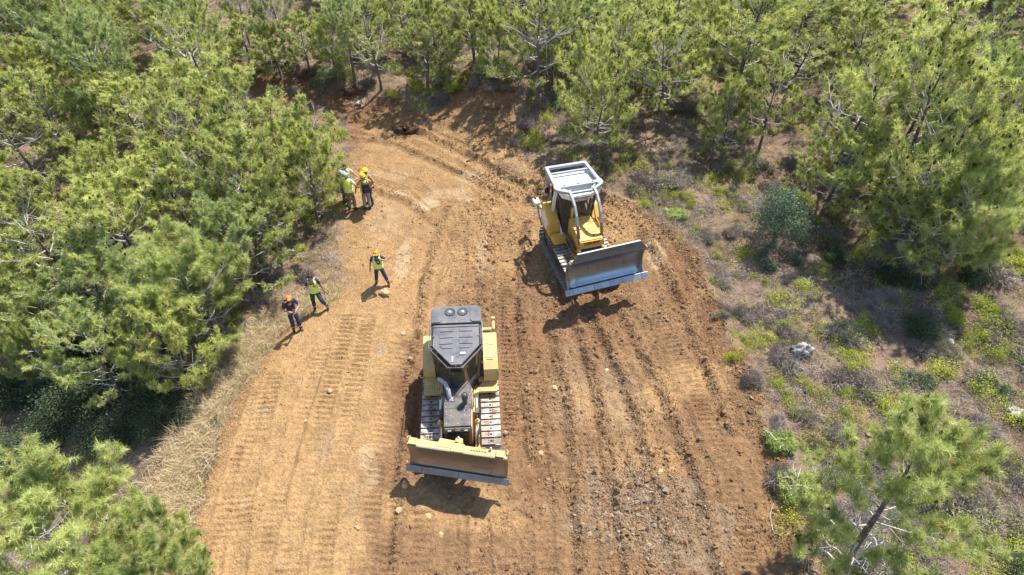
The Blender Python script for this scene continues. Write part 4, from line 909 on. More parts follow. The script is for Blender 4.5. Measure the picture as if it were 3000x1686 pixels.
# chassis between the tracks
m = MB(); m.box((0, -.1, .78), (1.15, 3.0, .55), 0, bev=.04); m.box((0, 1.35, 1.0), (1.0, .6, .7), 0, bev=.05); m.box((0, -1.75, .75), (.8, .5, .6), 1, bev=.03)
m.box((-.58, -1.1, 1.0), (.06, 1.5, .35), 0); m.box((.58, -1.1, 1.0), (.06, 1.5, .35), 0); m.build('chassis', [Y_cat, DARK], d1)
# hood: yellow sides, black cover
hp = [(-.40, -1.92), (.40, -1.92), (.43, -.62), (.26, -.30), (-.26, -.30), (-.43, -.62)]
m = MB(); m.prism([(x * 1.02, y) for x, y in hp], .95, 1.90, 'z', 0); hood = m.build('engine_hood', [Y_cat], d1)
m = MB()
def slab(mb, poly, zf, t=.06, mi=0):
    n = len(poly); vs = [(x, y, zf(y) - t) for x, y in poly] + [(x, y, zf(y)) for x, y in poly]
    fs = [(i, (i + 1) % n, n + (i + 1) % n, n + i) for i in range(n)] + [tuple(range(n))[::-1], tuple(range(n, 2 * n))]; mb.add(vs, fs, mi)
hz = lambda y: 2.08 + .06 * (y + .3)
slab(m, [(-.39, -1.93), (.39, -1.93), (.415, -.64), (.24, -.30), (-.24, -.30), (-.415, -.64)], hz, .14)
slab(m, [(-.36, -1.36), (.36, -1.36), (.36, -1.35), (-.36, -1.35)], lambda y: hz(y) + .004, .004, 1)
slab(m, [(-.30, -.75), (-.02, -.75), (.20, -.36), (.17, -.34), (-.03, -.70), (-.30, -.70)], lambda y: hz(y) + .02, .03, 0)
for x, y in [(-.33, -1.45), (-.2, -1.45), (-.33, -1.55), (-.2, -1.6), (.2, -1.45), (.33, -1.45), (.33, -1.6), (.2, -1.6), (-.33, -1.85), (.33, -1.85), (0, -1.85), (.36, -1.2), (.36, -.9), (.3, -.75), (-.36, -1.3), (-.36, -1.0)]:
    m.ball((x, y, hz(y) + .004), .016, 2, 6, 4)
m.build('hood_cover', [K_paint_shade, DARK, LAMP], hood)
m = MB(); m.prism([(-.39, .98), (.39, .98), (.39, 1.92), (-.39, 1.92)], -1.99, -1.93, 'y', 0); m.box((0, -2.0, 1.92), (.8, .09, .12), 0, bev=.03); m.box((0, -2.0, 1.35), (.62, .02, .75), 1)
for k in range(9): m.box((0, -2.012, 1.04 + k * .075), (.6, .02, .02), 0)
m.build('front_grille', [K_paint_shade, DARK], d1)
for sx in (-1, 1):
    m = MB(); m.box((sx * .24, -2.05, 1.925), (.10, .02, .05), 0, bev=.015); m.build('headlight', [LAMP], d1)
m = MB(); m.box((0, -2.048, 1.925), (.14, .012, .06), 0, bev=.004); em = m.build('emblem_plate', [Y_cat], d1)
text('emblem_lettering', 'CAT', .062, Matrix.Translation((0, -2.056, 1.924)) @ Matrix.Rotation(R(90), 4, 'X'), DARK, em, .002)
# breather stack and exhaust elbow on the hood
m = MB(); m.lathe([(.075, 2.0), (.075, 2.18), (.055, 2.2), (.055, 2.24), (.095, 2.26), (.10, 2.40), (.085, 2.45), (.03, 2.48), (.001, 2.48)], (.22, -1.17, 0), 20, 0); m.build('air_intake_stack', [K_paint_shade], d1)
m = MB(); m.tube([(-.24, -1.02, 1.98), (-.24, -1.0, 2.1), (-.27, -.86, 2.24), (-.36, -.66, 2.32), (-.50, -.55, 2.36), (-.56, -.52, 2.37)], [.06, .065, .068, .068, .062, .06], 0, 12); m.box((-.2, -1.06, 2.04), (.14, .14, .05), 0, bev=.01); m.build('exhaust_pipe', [G_cage], d1)
# hood handrails
for sx, y0, y1 in ((-1, -1.32, -.85), (1, -1.3, -.8)):
    m = MB(); m.tube([(sx * .43, y0, 1.9), (sx * .47, y0, 1.98), (sx * .47, y0 + .05, 2.05), (sx * .47, y1, 2.08), (sx * .43, y1 + .03, 1.95)], .014, 0, 6); m.build('grab_rail', [K_paint_shade], d1)
# cab
roofp = [(-.78, .15), (-.20, -.56), (.20, -.56), (.78, .15), (.78, 1.0), (-.78, 1.0)]
low = [(-.62, .18), (-.20, -.36), (.20, -.36), (.62, .18), (.66, 1.05), (-.66, 1.05)]
cab = MB()
def loft(mb, A, za, B, zb, mi=0, skip=()):
    n = len(A); vs = [(x, y, za) for x, y in A] + [(x, y, zb) for x, y in B]
    mb.add(vs, [(i, (i + 1) % n, n + (i + 1) % n, n + i) for i in range(n) if i not in skip], mi)
lowb = [(x * .98, y) for x, y in low]; mid_ = [(x * 1.0, y) for x, y in [(-.70, .16), (-.21, -.42), (.21, -.42), (.70, .16), (.72, 1.05), (-.72, 1.05)]]
m = MB(); loft(m, lowb, 1.0, lowb, 1.38); m.add([(x, y, 1.38) for x, y in lowb], [tuple(range(6))]); m.box((0, 1.25, 1.9), (1.3, .42, 1.9), 0, bev=.05)
# pillars
up = [(x * .95, y * .97 + .02) for x, y in roofp]
for (xa, ya), (xb, yb) in zip(lowb, up): m.beam([(xa, ya, 1.3), (xb, yb, 2.92)], .07, .06, 0)
cabo = m.build('cab', [K_paint_shade], d1)
m = MB(); ga = [(x * .985, y * .985) for x, y in lowb]; gb = [(x * .985, y * .985) for x, y in up]; loft(m, ga, 1.38, gb, 2.92, 0, skip=(4,)); m.build('window_glass', [GLASS], cabo)
m = MB(); 
for (i0, i1) in ((0, 1), (1, 2), (2, 3), (3, 4), (5, 0)):
    for z_, A in ((1.42, ga), (2.88, gb)): m.beam([(*A[i0], z_), (*A[i1], z_)], .03, .05, 0, (0, 0, 1))
m.build('window_frame', [K_paint_shade], cabo)
m = MB(); m.box((.0, .55, 1.62), (.5, .5, .14), 0, bev=.05); m.box((.0, .82, 1.95), (.48, .13, .62), 0, (-.15, 0, 0), bev=.05); m.box((-.36, .5, 1.7), (.16, .45, .1), 0, bev=.03); m.box((.36, .5, 1.7), (.16, .45, .1), 0, bev=.03); m.build('operator_seat', [SEAT], cabo)
m = MB(); m.box((0, -.2, 1.6), (.3, .22, .45), 0, bev=.03); m.box((.07, -.1, 1.92), (.2, .03, .13), 0, (.4, 0, 0)); m.build('dashboard', [DARK], cabo)
m = MB(); slab(m, [(-.15, -.575), (.15, -.575), (.165, -.565), (-.165, -.565)], lambda y: 2.75, .6); m.build('windshield', [GLASS], cabo)
for sx in (-1, 1):
    m = MB(); m.box((sx * .69, .55, 2.3), (.05, .04, 1.5), 0); m.build('door_post', [K_paint_shade], cabo)
# roof: domed front panel, rear air conditioner with two fans
rf = MB(); slab(rf, [(-.70, .20), (-.14, -.50), (.16, -.50), (.70, .20), (.70, 1.02), (-.70, 1.02)], lambda y: 3.02, .10)
rf.box((0, .95, 3.03), (1.42, .05, .03), 0)
for sx in (-1, 1):
    for k in range(3): y_ = .82 - k * .24; rf.prism([(sx * .10, y_ - .07), (sx * .50, y_ - .08), (sx * .50, y_ + .08), (sx * .10, y_ + .07)], 3.012, 3.042, 'z', 0)
    rf.prism([(sx * .10, .10), (sx * .40, .10), (sx * .48, .20), (sx * .48, .22), (sx * .10, .22)], 3.012, 3.040, 'z', 0)
rfo = rf.build('roof', [K_roof], cabo)
ac = MB(); ac.prism([(-.78, 1.06), (.78, 1.06), (.78, 1.62), (.64, 1.76), (-.64, 1.76), (-.78, 1.62)], 2.84, 3.07, 'z', 0)
ac.prism([(-.76, 1.08), (-.50, 1.08), (-.44, 1.16), (-.44, 1.73), (-.62, 1.73), (-.76, 1.60)], 3.07, 3.10, 'z', 0); ac.prism([(.76, 1.08), (.50, 1.08), (.44, 1.16), (.44, 1.73), (.62, 1.73), (.76, 1.60)], 3.07, 3.10, 'z', 0)
for x in np.linspace(-.36, .36, 5): ac.ball((x, 1.09, 3.072), .014, 1, 6, 4)
aco = ac.build('air_conditioner', [K_roof, LAMP], rfo)
for fx in (-.20, .20):
    f_ = MB(); f_.lathe([(.165, 3.071), (.165, 3.085), (.15, 3.085), (.15, 3.076), (.001, 3.074)], (fx, 1.50, 0), 28, 0); f_.lathe([(.058, 3.076), (.058, 3.10), (.001, 3.102)], (fx, 1.50, 0), 16, 1)
    for k in range(12): a = k * math.pi / 6 + .2; f_.box((fx + .105 * math.cos(a), 1.5 + .105 * math.sin(a), 3.086), (.09, .006, .008), 1, (0, 0, a))
    for r_ in (.085, .125): f_.tube([(fx + r_ * math.cos(t * math.pi / 10), 1.5 + r_ * math.sin(t * math.pi / 10), 3.09) for t in range(21)], .003, 1, 4)
    f_.build('roof_fan', [DARK, G_cage], rfo)
m = MB(); m.tube([(-.73, 1.0, 3.0), (-.80, .98, 3.05), (-.82, .12, 3.05), (-.24, -.64, 3.05), (.20, -.64, 3.05), (.80, .12, 3.05), (.79, .98, 3.05), (.73, 1.0, 3.0)], .014, 0, 6)
for p in ((-.80, .14), (.80, .14), (0, -.62)): m.tube([(p[0], p[1], 3.05), (p[0] * .85, p[1] * .8, 2.98)], .014, 0, 6)
m.build('roof_rail', [K_roof], rfo)
for sx in (-1, 1):
    m = MB(); m.box((sx * .745, .6, 2.99), (.05, .78, .05), 0)
    for k in range(18): m.box((sx * .745, .24 + k * .042, 3.02), (.05, .016, .014), 1)
    m.build('roof_vent', [DARK, K_roof], rfo)
m = MB(); m.tube([(.0, -.60, 3.05), (.0, -.60, 3.14)], .008, 0, 5); m.box((-.1, -.32, 3.035), (.035, .2, .03), 1); m.tube([(-.06, -.42, 3.04), (-.05, -.25, 3.06), (0, -.20, 3.05), (.10, -.17, 3.05)], .006, 0, 5); m.box((.20, -.12, 3.045), (.16, .08, .05), 1, bev=.012); m.build('antenna_wiring', [G_cage, W_paint], rfo)
m = MB()
for k in range(22): m.box((.80, 1.0 - .0 * k, 1.95 + k * .044), (.02, .55, .012), 0)
m.box((.785, .95, 2.42), (.012, .6, 1.0), 1); m.build('side_screen', [G_cage, DARK], cabo)
# side boxes, tanks and steps
m = MB(); m.prism([(1.55, 1.25), (1.55, 1.92), (.42, 1.92), (.16, 1.80), (.10, 1.25)], .80, 1.25, 'x', 0); m.box((1.03, .98, 1.925), (.36, .9, .02), 0, bev=.004)
tk = m.build('fuel_tank', [Y_cat], d1)
m = MB(); m.prism([(.42, 1.88), (.13, 1.74), (.08, 1.30), (.55, 1.3)], 1.252, 1.262, 'x', 0); m.box((1.262, .16, 1.5), (.01, .12, .03), 1); m.box((1.0, .45, 1.93), (.22, .015, .008), 1); m.box((1.03, 1.05, 1.94), (.26, .012, .006), 1, (0, 0, -.3)); m.build('tank_cover', [Y_cat, DARK], tk)
m = MB(); m.prism([(1.52, 1.25), (1.52, 1.92), (.80, 1.92), (.40, 1.62), (.34, 1.25)], -1.14, -.76, 'x', 0); lt = m.build('battery_box', [Y_cat], d1)
m = MB(); m.prism([(.90, 1.80), (.46, 1.60), (.42, 1.3), (1.0, 1.3)], -1.152, -1.142, 'x', 0)
for z_, y_ in ((1.5, .5), (1.35, .48)): m.tube([(-1.155, y_, z_), (-1.17, y_ + .02, z_ + .02), (-1.155, y_ + .06, z_ + .03)], .01, 1, 5)
m.build('box_door', [Y_cat, DARK], lt)
def step(poly, z_, holes, name='perforated_step'):
    m = MB(); m.prism(poly, z_ - .10, z_, 'z', 0)
    for x, y in holes: m.lathe([(.014, z_ + .001), (.001, z_ + .002)], (x, y, 0), 8, 1, smooth=False)
    return m.build(name, [Y_cat, DARK], d1)
step([(.47, -.33), (.68, -.26), (1.21, -.26), (1.21, .14), (.80, .14), (.47, -.26)], 1.22, [(.66 + .055 * i, -.2 + .055 * j) for i in range(10) for j in range(6) if not (i < 3 and j > 2 + i)])
step([(-.52, -.28), (-1.12, -.28), (-1.12, .36), (-.62, .36), (-.52, .0)], 1.22, [(-1.07 + .055 * i, -.23 + .055 * j) for i in range(9) for j in range(6) if not (i > 5 and j > 3)])
step([(.62, .14), (.80, .14), (1.2, .14), (1.2, .2), (.62, .3)], 1.24, [])
# ripper bracket at the rear
m = MB(); m.box((.98, 1.95, 1.62), (.42, .12, .10), 0, bev=.02); m.box((1.17, 2.15, 1.66), (.10, .55, .14), 0, bev=.03); m.box((.98, 1.75, 1.5), (.5, .3, .14), 0, bev=.04); m.box((1.17, 2.32, 1.72), (.14, .10, .16), 0, bev=.02); m.box((.35, 1.95, 1.2), (.9, .4, .5), 0, bev=.05); m.box((.9, 1.9, 1.25), (.3, .25, .6), 0, bev=.03); m.build('winch_bracket', [Y_cat], d1)
m = MB(); m.tube([(.88, 1.62, 1.60), (.88, 1.78, 1.63), (1.08, 1.78, 1.63), (1.08, 1.62, 1.60)], .016, 0, 6); m.build('grab_rail', [K_paint_shade], d1)
# lift cylinders and push frame
for sx in (-1, 1):
    m = MB(); m.tube([(sx * .56, -.62, 1.60), (sx * .54, -1.35, 1.42)], .065, 0, 12); m.tube([(sx * .54, -1.35, 1.42), (sx * .50, -2.22, 1.15)], .03, 1, 10)
    m.box((sx * .56, -.95, 1.60), (.13, .62, .05), 0, (.24, 0, 0), bev=.01); m.box((sx * .555, -.95, 1.635), (.05, .3, .02), 2, (.24, 0, 0))
    m.build('lift_cylinder', [K_paint_shade, CHROME, LAMP], d1)
    m = MB(); m.ball((sx * .56, -1.45, 1.40), .085, 0, 10, 7); m.lathe([(.001, 1.44), (.035, 1.44), (.035, 1.53), (.02, 1.55), (.001, 1.55)], (sx * .56, -1.45, 0), 10, 1); m.build('cylinder_yoke', [Y_cat, CHROME], d1)
    m = MB(); m.beam([(sx * .62, .6, .62), (sx * .62, -1.9, .62), (sx * .25, -2.45, .75)], .12, .22, 0); m.build('push_arm', [Y_cat], d1)
m = MB()
for k in range(4): m.tube([(.60 + .02 * k, -.7, 1.5), (.62 + .02 * k, -1.2, 1.46 + .03 * k), (.60 + .015 * k, -1.7, 1.32), (.5, -2.15, 1.25)], .013, 0, 5)
m.build('hydraulic_hoses', [HOSE], d1)
# blade, angled
B1 = Matrix.Translation((-.03, -2.60, .70)) @ Matrix.Rotation(R(-12.2), 4, 'Z') @ Matrix.Diagonal((1, 1, .90, 1))
pr = [(.20, -.03), (.09, .14), (.01, .34), (-.02, .58), (-.01, .82), (.03, 1.04), (.08, 1.20), (.11, 1.27)]
bl = blade(d1, 2.92, pr, B1)
bl['label'] = 'worn brown and blue grey steel moldboard'
m = MB(); 
for a, b in ((-1.56, -1.08), (-1.08, .02), (.02, 1.06), (1.06, 1.54)): m.box(((a + b) / 2, -.215, .03), (b - a - .008, .03, .22), 0, (-.62, 0, 0), bev=.005, M=B1)
for k in range(24): m.ball((-1.42 + k * .123, -.222, .06), .014, 0, 6, 4, M=B1)
m.build('cutting_edge', [noisy('dull_edge_steel', (.20, .205, .23), (.19, .16, .13), .45, .7, scale=3)], bl)
m = MB(); m.prism([(-1.46, 1.20), (1.46, 1.20), (1.44, 1.255), (-1.44, 1.255)], -.05, .16, 'y', 0, M=B1)
m.prism([(-.62, .02), (-.15, .02), (-.10, .26), (-.55, .28)], 1.22, 1.27, 'z', 0, M=B1); m.box((.02, .03, 1.31), (.36, .26, .06), 0, bev=.01, M=B1); m.box((-1.28, .03, 1.34), (.24, .2, .05), 0, (.1, 0, 0), bev=.01, M=B1); m.box((1.24, .03, 1.33), (.24, .2, .05), 0, (.1, 0, 0), bev=.01, M=B1)
m.box((0, .22, .55), (1.9, .3, .5), 0, bev=.04, M=B1); m.box((0, .14, .95), (2.6, .14, .12), 0, bev=.02, M=B1); m.box((-.02, .32, 1.05), (.22, .2, .3), 0, bev=.03, M=B1)
for k in range(6): m.box((.42 + k * .08, .08, 1.28), (.05, .08, .05), 0, bev=.01, M=B1)
m.build('blade_back', [Y_cat], bl)
for sx in (-1, 1):
    m = MB(); m.tube([(sx * 1.42, .02, 1.20), (sx * 1.47, .05, 1.34), (sx * 1.45, .12, 1.40), (sx * 1.40, .18, 1.32), (sx * 1.38, .18, 1.15)], .018, 0, 7, M=B1); m.build('lifting_eye', [Y_cat], bl)
m = MB(); m.lathe([(.001, 1.28), (.03, 1.28), (.05, 1.34), (.03, 1.40), (.001, 1.4)], (.95, .15, 0), 10, 0, M=B1); m.lathe([(.001, 1.33), (.03, 1.33), (.05, 1.39), (.03, 1.43), (.001, 1.43)], (-.02, .32, 0), 10, 0, M=B1); m.build('pivot_pin', [CHROME], bl)
m = MB()
for p, q in (((.60, .12, 1.1), (.66, .16, 1.30)), ((.66, .16, 1.30), (.80, .16, 1.30)), ((.80, .16, 1.30), (.82, .12, 1.1)), ((.62, .13, 1.2), (.80, .15, 1.2)), ((.62, .12, 1.1), (.80, .16, 1.3))): m.tube([p, q], .009, 0, 5, M=B1)
m.build('hose_guard', [Y_cat], bl)
m = MB(); m.beam([(.95, -.095, .94), (.95, -.02, .88), (1.08, .02, .60), (1.05, .0, .30), (.92, -.16, .12)], .010, .006, 0, (1, 0, 0), M=B1)
m.box((.72, -.035, .36), (.66, .006, .008), 0, M=B1); m.build('weld_seam', [DARK], bl)
place(d1, -1.694, 12.823, .046, .058, .11); del d1['_y']

# ======== far machine: white roof in a grey guard cage, raised blade
d2 = empty('bulldozer'); d2['_y'] = Y_lie
tag(d2, 'yellow and white bulldozer with grey tubular roof guard, wide steel blade raised, farther right', 'bulldozer')
d2['_y'] = K_paint_shade; T2 = [track(d2, sx * .86, .60, -1.85, 1.55, .44, .46) for sx in (-1, 1)]  # track frames and sprockets coloured black to stand for their shade
m = MB(); m.box((0, -.1, .8), (1.1, 2.9, .6), 0, bev=.04); m.box((0, 1.2, 1.05), (1.0, .6, .8), 0, bev=.05); m.build('chassis', [Y_lie], d2)
m = MB(); hz2 = lambda y: 2.02 + .085 * (y - .1)
slab(m, [(-.47, -.98), (.47, -.98), (.44, .30), (-.44, .30)], hz2, 1.0); m.box((0, -1.005, 1.78), (.94, .05, .22), 0, bev=.01)
hd = m.build('engine_hood', [Y_lie], d2)
m = MB()
for x, y, a, b in ((-.26, -.05, .26, .40), (-.24, -.50, .24, .16), (.26, -.02, .22, .34), (.24, -.46, .30, .30)): slab(m, [(x - a / 2, y - b / 2), (x + a / 2, y - b / 2), (x + a / 2, y + b / 2), (x - a / 2, y + b / 2)], lambda yy: hz2(yy) + .012, .012)
m.build('hood_vent', [noisy('vent_screen', (.60, .30, .06), (.45, .28, .12), .7, scale=14)], hd)
m = MB(); slab(m, [(-.06, -.70), (.05, -.75), (.07, .25), (-.06, .25)], lambda yy: hz2(yy) + .002, .004); m.ball((.16, -.80, hz2(-.8) + .02), .03, 1, 8, 5); m.box((-.02, -.55, hz2(-.55) + .02), (.05, .10, .03), 2, bev=.01); m.build('hood_channel', [noisy('shaded_yellow', (.55, .31, .05), (.42, .26, .1), .6), DARK, mat('blue_cap', (.05, .12, .5), .4)], hd)
text('hood_lettering', 'LIEBHERR', .155, Matrix.Translation((0.02, -1.035, 1.79)) @ Matrix.Rotation(R(90), 4, 'X'), DARK, hd, .003, 1.02)
m = MB(); m.box((0, -1.03, 1.61), (.94, .03, .11), 1, bev=.01); m.box((0, -1.02, 1.20), (.92, .05, .68), 0, bev=.01)
for k in range(8): m.box((0, -1.05, .92 + k * .075), (.8, .01, .018), 2)
m.build('front_grille', [DARK, G_cage, K_paint_shade], d2)
for sx in (-1, 1):
    m = MB(); m.tube([(sx * .50, -.6, 1.1), (sx * .58, -.75, 1.3), (sx * .56, -1.0, 1.45), (sx * .50, -1.1, 1.3), (sx * .50, -1.12, 1.0)], .02, 0, 7); m.box((sx * .49, -1.05, 1.3), (.10, .2, .6), 0, bev=.03); m.build('front_fender', [Y_lie], d2)
m = MB(); m.tube([(-.34, .30, 1.95), (-.34, .32, 2.62)], .055, 0, 12); m.tube([(-.34, .32, 2.60), (-.34, .32, 2.74), (-.34, .24, 2.84)], [.062, .064, .06], 1, 12); m.build('exhaust_pipe', [Y_lie, DARK], d2)
# cab
low2 = [(-.52, .42), (-.36, .25), (.36, .25), (.52, .42), (.74, 1.30), (-.74, 1.30)]; top2 = [(-.78, .72), (-.40, .38), (.40, .38), (.78, .72), (.80, 1.45), (-.80, 1.45)]
m = MB(); loft(m, low2, 1.15, low2, 1.45); m.add([(x, y, 1.45) for x, y in low2], [tuple(range(6))]); m.box((0, 1.42, 1.9), (1.46, .25, 1.5), 0, bev=.04)
for (xa, ya), (xb, yb) in zip(low2, top2): m.beam([(xa, ya, 1.2), (xb, yb, 2.86)], .06, .06, 0)
cb = m.build('cab', [K_paint_shade], d2)
ga = [(x * .985, y) for x, y in low2]; gb = [(x * .985, y) for x, y in top2]
m = MB(); loft(m, ga, 1.45, gb, 2.84, 0, skip=(4,)); m.build('window_glass', [GLASS], cb)
m = MB(); m.box((0, .95, 1.66), (.5, .45, .14), 0, bev=.05); m.box((0, 1.2, 2.0), (.48, .13, .62), 0, bev=.05); m.box((0, .45, 1.7), (.35, .2, .4), 0, bev=.03); m.build('operator_seat', [SEAT], cb)
for sx in (-1, 1):
    m = MB(); m.prism([(.26, 1.06), (.30, 1.30), (1.05, 1.75), (1.30, 1.9), (1.30, 1.5), (.9, 1.25)], sx * .70 - .07 * (sx > 0), sx * .70 + .07 * (sx < 0), 'x', 0)
    m.build('door_sill', [W_paint], cb)
for sx in (-1, 1):
    m = MB(); m.tube([(sx * .66, .80, 1.6), (sx * .78, .82, 2.2), (sx * .80, .86, 2.75)], .018, 0, 6)
    m.build('door_handle', [K_paint_shade], cb)
m = MB(); slab(m, [(-.74, .55), (-.42, .30), (.42, .30), (.74, .55), (.80, 1.75), (-.80, 1.75)], lambda y: 3.10 + .02 * y, .20); m.prism([(-.74, .75), (.74, .75), (.62, .78), (-.62, .78)], 3.10, 3.16, 'z', 0); m.box((0, 1.15, 3.14), (1.46, .70, .05), 0, bev=.02)
m.box((-.01, 1.15, 3.17), (.012, .5, .006), 1); m.box((-.1, .29, 2.90), (.66, .04, .10), 2, bev=.01); m.box((0, 1.98, 2.92), (1.44, .22, .10), 0, bev=.02)
rf2 = m.build('roof', [W_paint, DARK, noisy('roof_front_trim', (.45, .40, .36), (.35, .3, .25), .6)], cb)
m = MB(); m.box((0.02, 1.985, 2.975), (1.0, .17, .012), 0, bev=.003)
for i in range(10): 
    for j in range(2): m.box((-.41 + i * .095, 1.95 + j * .075, 2.985), (.05, .04, .012), 1)
m.build('marker_panel', [ORANGE, noisy('panel_slots', (.45, .22, .08), (.3, .15, .06), .7)], rf2)
for x in (-.30, -.22): pass
for sx in (-.10, .0):
    m = MB(); m.lathe([(.001, 2.93), (.028, 2.93), (.028, 2.98), (.001, 2.99)], (sx, .25, 0), 10, 0); m.build('work_lamp', [LAMP], rf2)
# guard cage
cg = MB(); z_ = 3.30
cg.beam([(-.88, 2.05, z_), (.88, 2.05, z_)],   .125, .11, 0, (0, 1, 0)); 
for sx in (-1, 1): cg.beam([(sx * .88, 2.10, z_), (sx * .97, .72, z_ + .02)],   .125, .11, 0, (1, 0, 0))
cg.beam([(-1.0, .70, z_ + .01), (1.0, .70, z_ + .01)], .16, .11, 0, (0, 1, 0)); cg.beam([(-.90, 1.66, z_ - .03), (.90, 1.66, z_ - .03)], .07, .09, 0, (0, 1, 0)); cg.beam([(-.52, .30, z_ - .03), (.52, .30, z_ - .03)], .08, .09, 0, (0, 1, 0))
for sx in (-1, 1):
    cg.prism([(sx * 1.06, .80), (sx * .86, .80), (sx * .78, .62), (sx * .86, .50), (sx * 1.02, .50), (sx * 1.08, .62)], z_ - .05, z_ + .075, 'z', 0)
    cg.beam([(sx * 1.0, .55, z_), (sx * .55, .30, z_)],   .125, .11, 0, (0, 0, 1))
    cg.beam([(sx * .80, .66, z_), (sx * .50, .44, z_ - .04)], .04, .06, 0, (0, 0, 1))
    cg.beam([(sx * .54, .36, z_ + .02), (sx * .54, .02, z_ - .05), (sx * .53, -.25, z_ - .22), (sx * .53, -.48, z_ - .50), (sx * .52, -.64, z_ - .88)], .085, .15, 0, (1, 0, 0))
    cg.beam([(sx * .52, -.64, z_ - .88), (sx * .51, -.80, z_ - 1.35), (sx * .50, -.98, z_ - 1.75)], .085, .13, 1, (1, 0, 0))
    cg.beam([(sx * 1.0, .62, z_ - .05), (sx * .98, .80, 2.7), (sx * .86, 1.15, 1.6), (sx * .82, 1.2, 1.1)], .12, .10, 2, (1, 0, 0))
    cg.beam([(sx * .88, 2.0, z_ - .05), (sx * .84, 1.7, 2.2), (sx * .82, 1.5, 1.2)], .10, .08, 0, (1, 0, 0))
for x in (-.62, 0, .62): cg.lathe([(.001, z_ + .072), (.035, z_ + .072), (.035, z_ + .066)], (x, .70, 0), 10, 3)
for v_ in cg.v: v_.x = v_.x * .93 - .05 * min(1, max(0, (v_.z - 2.0) / 1.2)) + .05 * min(1, max(0, (2.2 - v_.z) / .6)) * (v_.y < 0)
cgo = cg.build('roof_guard', [G_cage, noisy('dark_guard_steel', (.10, .12, .15), (.17, .16, .15), .5), W_paint, DARK], d2)
m = MB(); m.beam([(-.50, .06, z_ - .10), (.52, .06, z_ - .10)], .05, .05, 0, (0, 1, 0)); m.build('cross_bar', [K_paint_shade], cgo)
m = MB(); m.tube([(.42, .25, 2.9), (.50, .1, 2.4), (.55, -.1, 2.0)], .02, 0, 6); m.tube([(.48, .3, 2.8), (.56, .2, 2.3), (.6, .0, 1.9)], .014, 0, 6); m.build('guard_strut', [K_paint_shade], cgo)
# left tank (image left) and right railing / steps
m = MB(); m.prism([(1.55, 1.05), (1.60, 2.05), (1.2, 2.10), (.55, 1.75), (.45, 1.05)], -1.12, -.74, 'x', 0); tk = m.build('hydraulic_tank', [Y_lie], d2)
m = MB(); m.box((-1.125, 1.15, 1.5), (.012, .7, .55), 0, (.45, 0, 0)); m.build('tank_panel', [W_paint], tk)
m = MB(); m.prism([(1.5, 1.05), (1.55, 1.95), (1.0, 1.95), (.60, 1.6), (.5, 1.05)], .74, 1.10, 'x', 0); m.build('fuel_tank', [Y_lie], d2)
m = MB(); m.prism([(.44, 1.05), (.40, 1.3), (.10, 1.24), (.0, 1.05)], -1.10, -.50, 'x', 0); m.build('fender', [Y_lie], d2)
m = MB(); m.prism([(.44, 1.05), (.40, 1.2), (.0, 1.2), (-.1, 1.05)], .50, 1.05, 'x', 0); m.build('fender', [Y_lie], d2)
m = MB(); m.tube([(.50, .15, 1.98), (.60, .10, 2.05), (.66, -.10, 1.95), (.68, -.5, 1.6), (.62, -.55, 1.5)], .022, 0, 7)
for k in range(4): m.tube([(.58, .05 - k * .12, 1.55), (.80, .05 - k * .12, 1.50)], .018, 0, 6)
m.tube([(.80, .1, 1.7), (.82, -.1, 1.65), (.80, -.4, 1.5)], .02, 0, 7); m.build('hand_rail', [Y_lie], d2)
m = MB(); m.ball((-.98, 1.55, 2.62), .12, 0, 12, 8, sq=(.8, .7, 1.3)); m.tube([(-.9, 1.5, 2.9), (-.92, 1.55, 2.1)], .02, 0, 6); m.build('air_filter', [RUBBER], d2)
# side arm with white lamp box (image left of the tank)
m = MB(); m.beam([(-.85, 1.95, 1.3), (-1.02, 2.25, 1.35)], .10, .12, 0); m.box((-1.10, 2.30, 1.52), (.26, .34, .20), 1, (.2, 0, .1), bev=.03); m.ball((-1.12, 2.38, 1.66), .06, 2, 8, 6); m.tube([(-1.05, 2.25, 1.4), (-.98, 2.1, .9), (-.9, 1.95, .5)], .045, 0, 8); m.box((0, 1.9, .95), (1.2, .35, .5), 2, bev=.05); m.build('ripper_arm', [G_cage, W_paint, K_paint_shade], d2)
for sx in (-1, 1):
    m = MB(); m.tube([(sx * .62, .1, 1.55), (sx * .58, -.85, 1.35)], .07, 0, 12); m.tube([(sx * .58, -.85, 1.35), (sx * .50, -1.95, 1.35)], .032, 1, 10); m.build('lift_cylinder', [K_paint_shade, CHROME], d2)
    m = MB(); m.beam([(sx * .54, .9, .75), (sx * .54, -1.2, .85), (sx * .40, -2.1, 1.1)], .13, .24, 0); m.build('push_arm', [Y_lie], d2)
m = MB()
for k in range(5): m.tube([(-.62, .0, 1.3 + .03 * k), (-.66 + .01 * k, -.4, 1.25 + .04 * k), (-.60, -.9, 1.2), (-.5, -1.5, 1.2)], .014, 0, 5)
m.build('hydraulic_hoses', [HOSE], d2)
